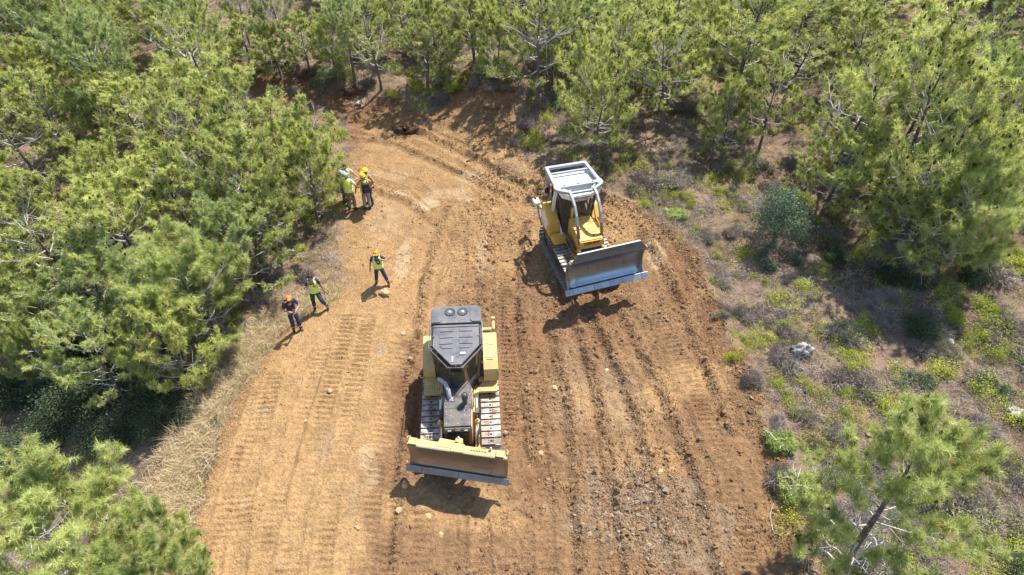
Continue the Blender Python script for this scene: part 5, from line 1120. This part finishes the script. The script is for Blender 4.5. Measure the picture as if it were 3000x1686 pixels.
# wide blade
B2 = Matrix.Translation((.06, -2.24, 1.10)) @ Matrix.Rotation(R(2.5), 4, 'Z')
pr2 = [(.36, 0), (.21, .14), (.09, .32), (.02, .54), (.01, .78), (.05, 1.0), (.12, 1.16), (.17, 1.24)]
b2 = blade(d2, 3.05, pr2, B2); b2.data.materials[0] = STEEL2; b2['label'] = 'clean steel moldboard, blue of the reflected sky in its colour'
m = MB()  # spill plate leaning back on top
v = [(-1.52, -.17, 1.24), (1.52, -.17, 1.24), (1.26, -.06, 1.52), (-1.26, -.06, 1.52)]; v2 = [(a, b + .03, c) for a, b, c in v]
m.add(v + v2, [(0, 1, 2, 3), (7, 6, 5, 4), (0, 4, 5, 1), (1, 5, 6, 2), (2, 6, 7, 3), (3, 7, 4, 0)], 0, B2); m.beam([(-1.26, -.04, 1.52), (1.26, -.04, 1.52)], .05, .03, 1, (0, 1, 0), M=B2); m.build('spill_guard', [noisy('guard_plate_steel', (.13, .125, .125), (.10, .085, .07), .5, .5, scale=2), EDGE_M], b2)
for sx in (-1, 1):
    m = MB(); n_ = len(pr2); vs = []
    for s in (0, .035):
        for f, z in pr2: vs.append((sx * (1.53 + s), -f - .0, z))
        for f, z in reversed(pr2): vs.append((sx * (1.53 + s), -f + .14, z))
    k = 2 * n_; m.add(vs, [tuple(range(k)), tuple(range(k, 2 * k))[::-1]] + [(i, (i + 1) % k, k + (i + 1) % k, k + i) for i in range(k)], 0, B2)
    m.build('side_plate', [STEEL2], b2)
m = MB()
for a, b in ((-1.72, -1.42), (-1.42, -.55), (-.55, .1), (.1, .62), (.62, 1.42), (1.42, 1.72)): m.box(((a + b) / 2, -.40, .01), (b - a - .006, .035, .23), 0, (-.75, 0, 0), bev=.008, M=B2)
for sx in (-1, 1):
    for i in range(4):
        for j in range(3): m.ball((sx * (1.48 + .06 * i), -.385 - .035 * j, .075 - .04 * j), .013, 1, 6, 4, M=B2)
m.build('cutting_edge', [EDGE_M, CHROME], b2)
m = MB(); m.box((0, .24, .55), (2.0, .3, .6), 0, bev=.04, M=B2); m.box((0, .14, 1.0), (2.8, .14, .12), 0, bev=.02, M=B2); m.box((.1, .2, 1.2), (.1, .1, .5), 0, bev=.02, M=B2); m.build('blade_back', [Y_lie], b2)
m = MB(); m.box((0, -.028, .50), (2.98, .008, .010), 0, M=B2)
for x in (-.72, -.30, .35, .75): m.box((x, -.032, .62), (.012, .008, .22), 0, (.02, 0, 0), M=B2)
m.build('weld_seam', [noisy('dull_weld', (.22, .19, .17), (.15, .12, .1), .6, .4)], b2)
place(d2, 2.70, 19.86, .85, .30, .10); del d2['_y']
# ---------------------------------------------------------------- people
SKIN = noisy('skin_tone', (.42, .23, .15), (.36, .19, .12), .55, scale=12)  # one mottled skin colour for everyone
NAVY = noisy('navy_cloth', (.018, .022, .045), (.035, .042, .075), .85, scale=9, bump=.3, bscale=60)
NAVYT = noisy('blue_trouser_cloth', (.022, .03, .07), (.045, .055, .10), .85, scale=9, bump=.3, bscale=60)
BOOT = mat('boot_leather', (.035, .028, .024), .6); HAIR = mat('dark_hair', (.012, .01, .009), .7); GHAIR = noisy('grey_cap_cloth', (.32, .34, .36), (.45, .46, .47), .8, scale=8)
CAMO = noisy('camouflage_cloth', (.30, .27, .20), (.12, .095, .06), .85, scale=13, detail=2, pos=(.46, .52)); CAMO_L = noisy('pale_camouflage_cloth', (.42, .40, .36), (.26, .23, .20), .85, scale=16, detail=2, pos=(.46, .52))
BEIGE = noisy('beige_shirt_cloth', (.62, .55, .50), (.52, .46, .42), .85, scale=6); GREYT = noisy('grey_trouser_cloth', (.24, .21, .20), (.31, .28, .27), .85, scale=6); ORSH = noisy('orange_shirt_cloth', (.75, .22, .08), (.62, .17, .06), .8, scale=6)
H_OR = mat('orange_helmet_shell', (.90, .27, .012), .3); H_YE = mat('yellow_helmet_shell', (.90, .52, .01), .28); OR_CAP = mat('orange_cap_cloth', (.85, .20, .02), .75); BLK = mat('black_nylon', (.014, .014, .02), .6)
REFL = mat('reflective_tape', (.62, .68, .78), .35); PINKT = mat('red_white_tape', (.75, .32, .30), .5); EYE = mat('eye', (.02, .015, .012), .2)
VEST = mat('lime_vest_cloth', (.74, .92, .02), .6)
VEST.node_tree.nodes['Principled BSDF'].inputs['Sheen Weight'].default_value = .3
def skin_mesh(name, verts, edges, radii, mats, parent, root=0, sub=2, matf=None):
    me = bpy.data.meshes.new(name); me.from_pydata(verts, edges, []); o = bpy.data.objects.new(name, me); COL.objects.link(o)
    o.modifiers.new('s', 'SKIN'); sv = me.skin_vertices[0].data
    for i, r_ in enumerate(radii): r2 = r_ if isinstance(r_, tuple) else (r_, r_); sv[i].radius = r2; sv[i].use_root = (i == root)
    o.modifiers[0].use_smooth_shade = True; m2 = o.modifiers.new('u', 'SUBSURF'); m2.levels = sub; m2.render_levels = sub
    dg = bpy.context.evaluated_depsgraph_get(); dg.update(); me2 = bpy.data.meshes.new_from_object(o.evaluated_get(dg)); bpy.data.objects.remove(o)
    me2.materials.clear()
    for m in mats: me2.materials.append(m)
    if matf:
        for p in me2.polygons: p.material_index = matf(p.center)
    for p in me2.polygons: p.use_smooth = True
    me2.name = name; return link(name, me2, parent)
def ik(a, b, l1, l2, hint):
    a = Vector(a); b = Vector(b); d = b - a; L_ = min(d.length, (l1 + l2) * .995); d.normalize(); b = a + d * L_
    x_ = (l1 * l1 - l2 * l2 + L_ * L_) / (2 * L_); h = math.sqrt(max(l1 * l1 - x_ * x_, 0)); n = Vector(hint) - d * Vector(hint).dot(d); n.normalize()
    return a + d * x_ + n * h, b
def person(label, px, py, yaw, hands, feet, head='hair', shirt=NAVY, trou=NAVYT, vest=True, look=(0, -.05), sleeve='short', band=None, stripes=True, height=1.82, extra=None, lean=0., elb=None):
    """hands/feet: ((x,y,z) person's right (-x side), (x,y,z) left), forward is -y"""
    p = G(px, py); k = height / 1.80; root = empty('person', (p.x, p.y, float(gz(p.x, p.y))), yaw); root.scale = (k, k, k)
    tag(root, label, 'person', 'people in work clothes watching the bulldozers')
    sh = [Vector((s * .195, -lean * .45, 1.44)) for s in (-1, 1)]; hp = [Vector((s * .095, 0, .92)) for s in (-1, 1)]
    el = elb or [(-.5, .6, -.2), (.5, .6, -.2)]
    arms = [ik(sh[i], hands[i], .29, .26, el[i]) for i in (0, 1)]
    legs = [ik(hp[i], (feet[i][0], feet[i][1], feet[i][2] + .09), .43, .42, (0, -1, .1)) for i in (0, 1)]
    hx, hy = look; nk = Vector((0, -lean * .5, 1.50)); hd = nk + Vector((hx * .4, -.02 + hy * .4, .13)); tp = hd + Vector((hx * .3, hy * .4, .085))
    V = [Vector((0, 0, .95)), Vector((0, -lean * .15, 1.12)), Vector((0, -lean * .35, 1.32)), nk + Vector((0, .0, -.06)), nk, hd + Vector((0, -.015, -.045)), hd + Vector((0, 0, .02)), tp]
    E = [(i, i + 1) for i in range(7)]; Rr = [(.155, .11), (.145, .105), (.165, .115), .09, .052, .068, .082, .06]
    V.append(hd + Vector((hx * .25, -.10 + hy * .1, -.015))); E.append((6, 8)); Rr.append(.017)
    for i in (0, 1):
        s = -1 if i == 0 else 1; b = len(V); e_, w_ = arms[i]; fd = (w_ - e_).normalized(); pc = w_ + fd * .075
        V += [sh[i], e_, w_, pc]; E += [(2, b), (b, b + 1), (b + 1, b + 2), (b + 2, b + 3)]; Rr += [.062, .044, .028, (.034, .022)]
        sd = fd.cross(Vector((0, -1, .2))).normalized(); cu = fd.cross(sd).normalized()
        for j, (q, l_) in enumerate(((-.030, .060), (-.010, .072), (.010, .068), (.029, .052))):
            f0 = len(V); a_ = pc + sd * q + fd * .03; c_ = a_ + fd * l_ * .55 + cu * .006; d_ = c_ + fd * l_ * .35 + cu * .022; V += [a_, c_, d_]; E += [(b + 3, f0), (f0, f0 + 1), (f0 + 1, f0 + 2)]; Rr += [.010, .009, .0075]
        f0 = len(V); a_ = w_ + fd * .03 - sd * .035 * (1 if s < 0 else 1); V += [a_, a_ + fd * .03 - sd * .02]; E += [(b + 2, f0), (f0, f0 + 1)]; Rr += [.012, .010]
        b = len(V); kn, an = legs[i]; V += [hp[i], kn, an, an + Vector((s * .02, -.13, -.05))]; E += [(0, b), (b, b + 1), (b + 1, b + 2), (b + 2, b + 3)]; Rr += [.088, .058, .040, .035]
    body = skin_mesh('body', V, E, Rr, [SKIN], root, 0, 2)
    # shirt
    sv = [V[0] + Vector((0, 0, .0)), V[1], V[2], V[3]]; se = [(0, 1), (1, 2), (2, 3)]; sr = [(.172, .125), (.162, .12), (.182, .13), (.085)]
    for i in (0, 1):
        e_, w_ = arms[i]; b = len(sv); end = sh[i].lerp(e_, .8) if sleeve == 'short' else e_; sv += [sh[i], end]; se += [(2, b), (b, b + 1)]; sr += [.075, .062]
        if sleeve == 'long': sv.append(e_.lerp(w_, .9)); se.append((b + 1, b + 2)); sr.append(.044)
    skin_mesh('shirt', sv, se, sr, [shirt], root, 0, 2)
    tv = [Vector((0, .0, .98)), Vector((0, .0, .90))]; te = [(0, 1)]; trr = [(.165, .125), (.16, .13)]
    for i in (0, 1):
        kn, an = legs[i]; b = len(tv); tv += [hp[i] + Vector((0, 0, -.04)), kn, kn.lerp(an, .92)]; te += [(1, b), (b, b + 1), (b + 1, b + 2)]; trr += [.108, .082, .074]
    skin_mesh('trousers', tv, te, trr, [trou], root, 0, 2)
    for i in (0, 1):
        kn, an = legs[i]; s = -1 if i == 0 else 1
        skin_mesh('boot', [kn.lerp(an, .80), an + Vector((0, .01, -.02)), an + Vector((s * .015, -.08, -.045)), an + Vector((s * .03, -.17, -.055))], [(0, 1), (1, 2), (2, 3)], [.066, .066, .056, (.052, .040)], [BOOT], root, 0, 1)
        if band:
            m = MB(); c = kn.lerp(an, .62); d = (an - kn).normalized(); m.tube([c - d * .022, c + d * .022], .0735, 0, 14); m.build('trouser_band', [band], root)
    if vest:
        vv = [V[0] + Vector((0, 0, .04)), V[1], V[2], V[3] + Vector((0, 0, -.03))]
        m = MB(); prof = []
        N_ = 20; rings = [(.93, .208, .168), (1.04, .203, .162), (1.12, .198, .158), (1.20, .202, .160), (1.28, .208, .162), (1.36, .208, .160), (1.44, .198, .140), (1.50, .145, .105)]
        vs = []; fs = []; mi = []
        for (z, rx, ry) in rings:
            for q in range(N_): t = 2 * math.pi * (q + .5) / N_; vs.append((rx * math.cos(t), ry * math.sin(t) - lean * (z - .95) , z))
        for i in range(len(rings) - 1):
            for q in range(N_):
                t = 2 * math.pi * (q + 1) / N_; c_, s_ = math.cos(t), math.sin(t)
                if abs(c_) > .93 and i >= 5: continue
                if s_ < -.86 and i >= 4 and i >= 5: continue
                q2 = (q + 1) % N_; f = (i * N_ + q, i * N_ + q2, (i + 1) * N_ + q2, (i + 1) * N_ + q)
                mt_ = 1 if (stripes and i in (1, 3) and False) else 0; m.add([vs[a] for a in f], [(0, 1, 2, 3)], mt_)
        vo = m.build('vest', [VEST], root, smooth=True)
        if stripes:
            for z, rx, ry in ((1.02, .208, .168), (1.15, .203, .163)):
                m = MB(); ring = [(rx * math.cos(t * math.pi / 12), ry * math.sin(t * math.pi / 12) - lean * (z - .95), z) for t in range(25)]
                m.beam(ring, .032, .006, 0, (0, 0, 1)); m.build('reflective_band', [REFL], vo)
            for s in (-1, 1):
                m = MB(); m.beam([(s * .10, -.150 - lean * .22, 1.18), (s * .11, -.158 - lean * .35, 1.30), (s * .115, -.140 - lean * .45, 1.42), (s * .115, -.03 - lean * .5, 1.535), (s * .115, .08, 1.50), (s * .11, .165, 1.36), (s * .10, .16, 1.18)], .03, .006, 0, (1, 0, 0)); m.build('shoulder_band', [REFL], vo)
    # head wear, hair, eyes
    hm = Matrix.Translation(hd + Vector((0, 0, .03))) @ Euler((-hy * -1.2, hx * .8, 0)).to_matrix().to_4x4() @ Matrix.Rotation(-hx * 1.5, 4, 'Z')
    for s in (-1, 1):
        m = MB(); m.ball((s * .030, -.088, -.005), .009, 0, 8, 6, M=hm); m.build('eye', [EYE], root)
        m = MB(); m.ball((s * .086, .005, -.03), .026, 0, 8, 6, M=hm, sq=(.4, .7, 1.1)); m.build('ear', [SKIN], root)
    def dome(mb, r, z0, sq, mi=0, n=18, squash=1.0):
        pf = [(r * math.cos(a), z0 + r * squash * math.sin(a)) for a in [i * math.pi / 2 / 7 for i in range(8)]]; pf[-1] = (.001, pf[-1][1]); mb.lathe(pf, (0, 0, 0), n, mi, M=hm @ Matrix.Diagonal((sq[0], sq[1], 1, 1)))
    m = MB()
    if head in ('orange_helmet', 'yellow_helmet'):
        mt = H_OR if head[0] == 'o' else H_YE; dome(m, .125, .035, (.95, 1.15), squash=.88); m.lathe([(.125, .035), (.128, .02), (.145, .02), (.145, .028), (.125, .042)], (0, 0, 0), 18, 0, M=hm @ Matrix.Diagonal((.95, 1.15, 1, 1)))
        m.box((0, -.155, .028), (.17, .09, .012), 0, (.15, 0, 0), bev=.005, M=hm); m.tube([(0, -.14, .07), (0, -.09, .125), (0, 0, .15), (0, .09, .125), (0, .14, .07)], .014, 0, 6, M=hm)
        ho = m.build('helmet', [mt], root); m = MB(); m.lathe([(.078, -.05), (.094, .0), (.094, .03)], (0, .008, 0), 14, 0, M=hm); m.build('hair', [HAIR], root)
    elif head == 'cap' or head == 'grey_cap' or head == 'black_cap':
        mt = {'cap': OR_CAP, 'grey_cap': GHAIR, 'black_cap': HAIR}[head]; dome(m, .103, .02, (.93, 1.1)); m.lathe([(.103, .02), (.103, -.0), (.098, -.0)], (0, 0, 0), 18, 0, M=hm @ Matrix.Diagonal((.93, 1.1, 1, 1))); m.box((0, -.145, .012), (.14, .10, .01), 0, (.2, 0, 0), bev=.004, M=hm); m.build('cap', [mt], root)
        m = MB(); m.lathe([(.075, -.055), (.093, -.01), (.093, .02)], (0, .012, 0), 14, 0, M=hm); m.build('hair', [HAIR if head != 'grey_cap' else GHAIR], root)
    elif head == 'bucket':
        dome(m, .11, .02, (1, 1.1), squash=.8); m.lathe([(.11, .03), (.15, .0), (.20, -.02), (.20, -.012), (.15, .01), (.11, .04)], (0, 0, 0), 20, 0, M=hm @ Matrix.Diagonal((1, 1.05, 1, 1))); m.build('sun_hat', [CAMO_L], root)
    else:
        dome(m, .098, .02, (.92, 1.08)); m.lathe([(.098, .02), (.092, -.03), (.07, -.06)], (0, .018, 0), 18, 0, M=hm @ Matrix.Diagonal((.92, 1.0, 1, 1))); m.build('hair', [HAIR], root)
    return root, hd, arms
F0 = ((-.13, 0, 0), (.13, -.02, 0))
pm, h_, a_ = person('person in orange helmet and lime vest on the earth mound, hand at mouth', 960, 716, R(8), ((-.36, -.05, .86), (.16, -.20, 1.46)), ((-.20, .05, 0), (.32, -.10, .0)), 'orange_helmet', look=(.03, -.10), band=PINKT, elb=[(-.6, .4, -.1), (1, -.3, -.5)], height=1.64)
m = MB(); m.box((.05, -.165, 1.27), (.15, .05, .17), 0, (.05, 0, .1), bev=.012); m.beam([(-.12, -.12, 1.44), (-.03, -.162, 1.28), (.06, -.17, 1.2), (.16, -.10, 1.10)], .03, .012, 0, (1, 0, 0)); m.beam([(.12, -.10, 1.45), (.08, -.16, 1.32)], .03, .012, 0, (1, 0, 0)); m.box((.05, -.195, 1.30), (.05, .012, .05), 1, bev=.004); m.build('chest_harness', [BLK, REFL], pm)
pc, h_, a_ = person('person in dark cap and lime vest, hand on chin, boot on the fill edge', 803, 779, R(12), ((-.03, -.17, 1.50), (.36, -.02, .90)), ((-.14, .0, 0), (.36, -.10, .12)), 'black_cap', look=(.0, -.12), band=PINKT, elb=[(-.7, -.5, -.9), (.6, .4, 0)], height=1.74)
m = MB(); m.box((.09, -.14, 1.28), (.10, .03, .12), 0, bev=.01); m.beam([(-.10, -.12, 1.40), (.04, -.16, 1.28), (.16, -.10, 1.14)], .03, .012, 0, (1, 0, 0)); m.build('chest_harness', [BLK], pc)
po, h_, arms = person('person in orange cap and all navy clothes looking down at hands in the shade', 748, 829, R(34), ((-.06, -.30, 1.12), (.10, -.32, 1.14)), ((-.12, .02, 0), (.12, -.10, 0)), 'cap', look=(.02, -.26), vest=False, band=PINKT, lean=.08, elb=[(-.9, .3, -.5), (.9, .3, -.5)], height=1.74)
m = MB(); m.box((0, 0, 0), (.075, .15, .012), 0, bev=.004)
ph = m.build('mobile_phone', [BLK]); ph.matrix_world = Matrix.Translation(po.location) @ Matrix.Rotation(R(34), 4, 'Z') @ Matrix.Translation((.02, -.375, 1.195)) @ Matrix.Rotation(R(35), 4, 'X'); tag(ph, 'dark phone held in both hands by the person in the orange cap', 'phone')
# the group at the wood edge
person('person in grey cap, beige shirt and lime vest, back to camera, hand on hip', 887, 529, R(172), ((-.34, .05, 1.02), (.30, -.1, .98)), F0, 'grey_cap', shirt=BEIGE, trou=CAMO, look=(.04, -.04), elb=[(-1, .4, 0), (1, .4, 0)], height=1.90)
person('person in pale camouflage sun hat standing behind the one in the grey cap', 871, 518, R(150), ((-.28, -.05, .86), (.2, -.2, 1.15)), F0, 'bucket', shirt=CAMO_L, trou=CAMO, vest=False, look=(0, -.1), height=1.8)
person('dark haired person in lime vest between the sun hat and the farthest person', 876, 511, R(120), ((-.26, -.1, .9), (.15, -.25, 1.2)), F0, 'hair', shirt=CAMO, trou=CAMO, look=(0, -.08), height=1.76)
person('dark haired person farthest back in the group, reaching one arm out to the right', 882, 499, R(20), ((-.26, -.05, .88), (.52, -.22, 1.12)), F0, 'hair', shirt=BEIGE, trou=CAMO, look=(0, -.06), elb=[(-.6, .5, 0), (.3, .3, -.8)], height=1.8)
person('person in yellow helmet and camouflage shirt, rear of the two yellow helmets, gesturing left', 935, 514, R(-40), ((-.40, -.34, 1.22), (.30, -.10, 1.05)), F0, 'yellow_helmet', shirt=CAMO, trou=NAVYT, look=(-.05, -.05), elb=[(-.5, .2, -.8), (1, .4, 0)], height=1.84, sleeve='short')
pb, h_, a_ = person('person in yellow helmet and orange shirt carrying a black backpack, back to camera', 927, 528, R(205), ((-.22, -.20, 1.10), (.22, -.2, 1.08)), ((-.10, 0, 0), (.10, -.04, 0)), 'yellow_helmet', shirt=ORSH, trou=GREYT, look=(0, -.05), elb=[(-1, .3, -.3), (1, .3, -.3)], height=1.84)
bp = empty('backpack', pb.location, R(205)); bp.scale = pb.scale; tag(bp, 'black backpack worn by the person in the yellow helmet and orange shirt', 'backpack')
m = MB(); m.prism([(-.15, .165), (.15, .165), (.17, .22), (.15, .34), (-.15, .34), (-.17, .22)], 1.02, 1.42, 'z', 0); m.ball((0, .25, 1.42), .155, 0, 12, 8, sq=(1, .6, .35)); m.build('bag', [BLK], bp)
m = MB(); m.box((0, .355, 1.17), (.22, .05, .2), 0, bev=.02); m.build('front_pocket', [BLK], bp)
for s in (-1, 1): m = MB(); m.beam([(s * .11, .17, 1.40), (s * .12, .05, 1.52), (s * .125, -.08, 1.48), (s * .13, -.16, 1.30), (s * .15, -.08, 1.10), (s * .13, .16, 1.06)], .045, .012, 0, (1, 0, 0)); m.build('shoulder_strap', [BLK], bp)

# ---------------------------------------------------------------- boulders, sticks, stumps
ROCKM = noisy('pale_limestone', (.40, .375, .34), (.10, .09, .075), .9, scale=3.2, detail=9, pos=(.44, .60), bump=.8, bscale=12)
TANR = noisy('tan_boulder', (.50, .34, .18), (.36, .22, .11), .9, scale=3, bump=.6, bscale=10); ROOT = noisy('root_soil', (.16, .075, .035), (.07, .04, .025), .95, scale=8, bump=1, bscale=14)
def boulder(name, px, py, r_, sq, mt, seed, lab, cat='rock', grp=None, sink=.35):
    p = G(px, py); rs_ = np.random.RandomState(seed); m = MB(); m.ball((0, 0, 0), 1, 0, 22, 15); 
    for v in m.v:
        n_ = float(fbm(np.array([v.x * 1.2 + seed * 3.1 + v.z]), np.array([v.y * 1.2 - v.z * .8]), 1.3, 4)[0]); n2_ = float(fbm(np.array([v.x * 3 + seed - v.z * 2]), np.array([v.y * 3 + v.z * 2.6]), 1.3, 3)[0]); f = r_ * (1 + .9 * n_ + .5 * n2_)
        v.x *= f * sq[0]; v.y *= f * sq[1]; v.z *= f * sq[2]
    o = m.build(name, [mt]); 
    for q in o.data.polygons: q.use_smooth = seed % 2 == 0
    o.location = (p.x, p.y, float(gz(p.x, p.y)) + r_ * sq[2] * (1 - sink) - .05); o.rotation_euler = (0, 0, rs_.uniform(0, 6)); tag(o, lab, cat, grp); return o
boulder('boulder', 2014, 893, .36, (1, .8, .85), ROCKM, 3, 'pale grey lichen spotted boulder among scrub on the right slope', 'boulder')
boulder('boulder', 968, 740, .17, (1.1, .9, .7), TANR, 4, 'rounded tan boulder in front of the person on the earth mound', 'boulder')
boulder('boulder', 2550, 1040, .30, (1, .8, .7), ROCKM, 7, 'pale rock in dark scrub near the right frame edge, above the purple bush', 'boulder')
boulder('boulder', 2500, 1150, .16, (1.2, .8, .6), ROCKM, 9, 'small whitish rock beside the purple bush at the right frame edge', 'boulder')
boulder('boulder', 2450, 1380, .2, (1.2, .8, .6), ROCKM, 11, 'grey rock right of the bottom right foreground pine', 'boulder')
boulder('boulder', 2390, 860, .14, (1.2, .8, .7), ROCKM, 13, 'small white rock left of the tall bright shrub near the right edge', 'boulder')
boulder('boulder', 902, 262, .16, (1.4, .9, .6), ROCKM, 5, 'white broken rock at the foot of the red scarp', 'boulder')
boulder('boulder', 1440, 493, .10, (1.4, .9, .6), ROCKM, 15, 'small grey stone on bare earth left of the bulldozer roof guard', 'rock')
boulder('boulder', 1018, 1225, .10, (1.2, .9, .7), TANR, 17, 'brown stone left of the near blade', 'rock')
boulder('boulder', 1660, 1190, .09, (1.2, .9, .7), TANR, 19, 'brown stone in the rubble right of the near bulldozer', 'rock')
for i, (px, py, r_, lb) in enumerate([(1035, 905, .10, 'tan stone left of the black bulldozer roof'), (1015, 840, .09, 'tan stone below the earth mound crest'), (905, 975, .08, 'tan stone in the middle of the orange fill'), (770, 1060, .07, 'small tan stone near the left side of the orange fill'),
        (1075, 1300, .10, 'brown stone in the shadow of the near blade'), (1110, 1345, .08, 'round tan stone below the near blade shadow'), (900, 1330, .07, 'tan stone at the bottom of the orange fill'), (1360, 1140, .09, 'tan stone right of the near track'), (1395, 975, .10, 'stone on the brown soil between both bulldozers'), (1525, 930, .08, 'stone on a furrow below the far blade'),
        (1005, 1290, .09, 'dark stone at the tip of the blade shadow'), (830, 985, .08, 'tan stone between two track prints on the fill')]):
    boulder('stone', px, py, r_, (1.1, .9, .75), TANR, 21 + i, lb, 'stone')
def stick(px, py, L_, ang, r_, lab, cat='branch', name='fallen_branch', mt=None, twigs=3, curve=.15):
    p = G(px, py); rr = random.Random(px); d = Vector((math.cos(ang), math.sin(ang), 0)); n_ = Vector((-d.y, d.x, 0)); pts = []
    for k in range(6): t = k / 5; q = d * L_ * (t - .5) + n_ * L_ * curve * math.sin(t * 3.1) + n_ * rr.uniform(-.02, .02) * L_; zz = float(gz(p.x + q.x, p.y + q.y)) - float(gz(p.x, p.y)) + r_ + .02 + .03 * math.sin(t * 3); pts.append((q.x, q.y, zz))
    m = MB(); m.tube(pts, [r_ * (1 - .6 * k / 5) for k in range(6)], 0, 7)
    for j in range(twigs): b = Vector(pts[1 + j % 4]); e = b + (d * rr.uniform(.1, .5) + n_ * rr.uniform(-.6, .6) + Vector((0, 0, rr.uniform(.0, .25)))) * L_ * .35; m.tube([b, (b + e) / 2 + n_ * .02, e], [r_ * .5, r_ * .35, r_ * .2], 0, 5)
    o = m.build(name, [mt or M_limb]); o.location = (p.x, p.y, float(gz(p.x, p.y))); tag(o, lab, cat); return o
stick(1255, 265, 1.6, .1, .03, 'curved brown root lying on the spoil heap', mt=ROOT, twigs=2, curve=-.2); stick(1235, 290, 1.1, .9, .025, 'thin brown branch on the spoil heap below the curved root', mt=ROOT)
stick(1195, 405, .9, .3, .03, 'short dark branch half buried at the foot of the spoil heap', mt=ROOT); stick(700, 178, 2.4, -.35, .11, 'thick fallen grey pine trunk behind the far left corner of the clearing', 'log', 'fallen_log', M_bark, 5)
stick(560, 1010, .9, 1.3, .018, 'thin dark stick on the pale ground beside the orange fill', mt=M_bark, twigs=2); stick(2095, 1420, 1.3, 1.5, .012, 'long thin straw coloured stick on the dirt left of the bottom right pine', mt=M_limb, twigs=1)
stick(1840, 520, .7, .9, .015, 'small crooked branch on the dirt right of the far bulldozer', mt=M_bark, twigs=2); stick(1950, 1310, 1.0, 1.35, .014, 'slender dry twig lying on brown dirt near the bottom right pine', mt=M_limb, twigs=1)
def rootmass(px, py, r_, lab, seed):
    p = G(px, py); rr = random.Random(seed); root = empty('uprooted_stump', (p.x, p.y, float(gz(p.x, p.y)) - r_ * .25)); tag(root, lab, 'stump', 'uprooted stumps along the back of the clearing')
    m = MB(); m.ball((0, 0, r_ * .45), 1, 0, 16, 11)
    for v in m.v: 
        c = v - Vector((0, 0, r_ * .45)); n_ = float(fbm(np.array([c.x * 2 + seed]), np.array([c.y * 2 + c.z]), 1.5, 4)[0]); q = c * r_ * (1 + 1.3 * n_); sp = .22 * r_ * math.sin(c.x * 9 + seed) * math.cos(c.z * 7); v.x, v.y, v.z = q.x * 1.35 + sp, q.y * .5 + sp, q.z * .62 + r_ * .35 + sp
    m.build('root_ball', [ROOT], root); m = MB()
    for k in range(60):
        a = rr.uniform(0, 6.28); e = Vector((math.cos(a) * r_ * 1.25, -rr.uniform(.1, .7) * r_, r_ * .4 + math.sin(a) * r_ * .65)); e2 = e * rr.uniform(.9, 1.2) + Vector((rr.uniform(-.1, .1), rr.uniform(-.1, .1), rr.uniform(-.25, .15))); m.tube([e * .5, e, e2], [.02, .012, .005], 0, 4)
    m.build('roots', [M_bark], root); return root
rootmass(1025, 330, .55, 'uprooted stump with dark hanging roots in the middle of the back edge', 2); rootmass(895, 232, .5, 'largest clump of torn red roots under the scarp at the left', 3); rootmass(1155, 215, .5, 'torn roots at the top left of the spoil heap', 5); rootmass(775, 190, .4, 'torn roots at the far left corner of the clearing', 8)

# felled boughs pushed to the edge of the clearing
def brush(px, py, R_, lab, seed, n=26):
    p = G(px, py); rr = random.Random(seed); root = empty('brush_pile', (p.x, p.y, float(gz(p.x, p.y)))); tag(root, lab, 'brush pile', 'felled boughs along the edge of the clearing'); m = MB()
    for k in range(n):
        a = rr.uniform(0, 6.28); c = Vector((rr.uniform(-.4, .4), rr.uniform(-.3, .3), rr.uniform(.1, .45))) * R_; d = Vector((math.cos(a), math.sin(a), rr.uniform(-.05, .5))).normalized(); L_ = R_ * rr.uniform(.6, 1.3); sd = Vector((-d.y, d.x, rr.uniform(-.3, .3)))
        pts = [c - d * L_ * .3, c + d * L_ * .2 + sd * .05 * L_, c + d * L_ * .6 + sd * .12 * L_ * rr.uniform(-1, 1), c + d * L_ + sd * .2 * L_ * rr.uniform(-1, 1)]; q = rr.uniform(.012, .035); m.tube(pts, [q, q * .8, q * .5, q * .25], 0, 5)
        for j in range(4): b = pts[2].lerp(pts[3], rr.random()) if j % 2 else pts[1].lerp(pts[2], rr.random()); e = b + (d * .5 + sd * rr.uniform(-1, 1) + Vector((0, 0, rr.uniform(-.2, .5)))) * L_ * .28; m.tube([b, e], [q * .4, q * .12], 0, 4)
    m.build('branches', [M_limb], root)
    C_ = np.array([[rr.uniform(-1, 1) * R_, rr.uniform(-.8, .8) * R_, rr.uniform(.05, .6) * R_] for _ in range(260)]); D_ = unit(np.random.RandomState(seed).normal(size=C_.shape) + np.array([0, 0, .4]))
    V, Fn = needles(C_, D_, np.random.RandomState(seed + 1), 11, .2, .02); link('needles', np_mesh('bough_needles', V, Fn, [M_needle3], None, False, {'tint': np.random.RandomState(2).uniform(.1, .9, len(C_)).repeat(33)}), root); return root
brush(1245, 185, 1.1, 'heap of pale felled boughs behind the crest of the spoil heap', 4, 34); brush(1130, 205, .8, 'felled pine boughs left of the spoil heap', 6); brush(840, 195, .9, 'felled grey boughs on top of the red scarp', 8)
brush(2010, 1235, .6, 'crushed dead bush half on the dirt beside the foreground pine', 9, 18); brush(1700, 545, .45, 'small pushed up brush clump at the corner of the dirt right of the far bulldozer', 10, 12); brush(1960, 1120, .4, 'dark broken shrub roots at the dirt edge midway down the right side', 12, 14)
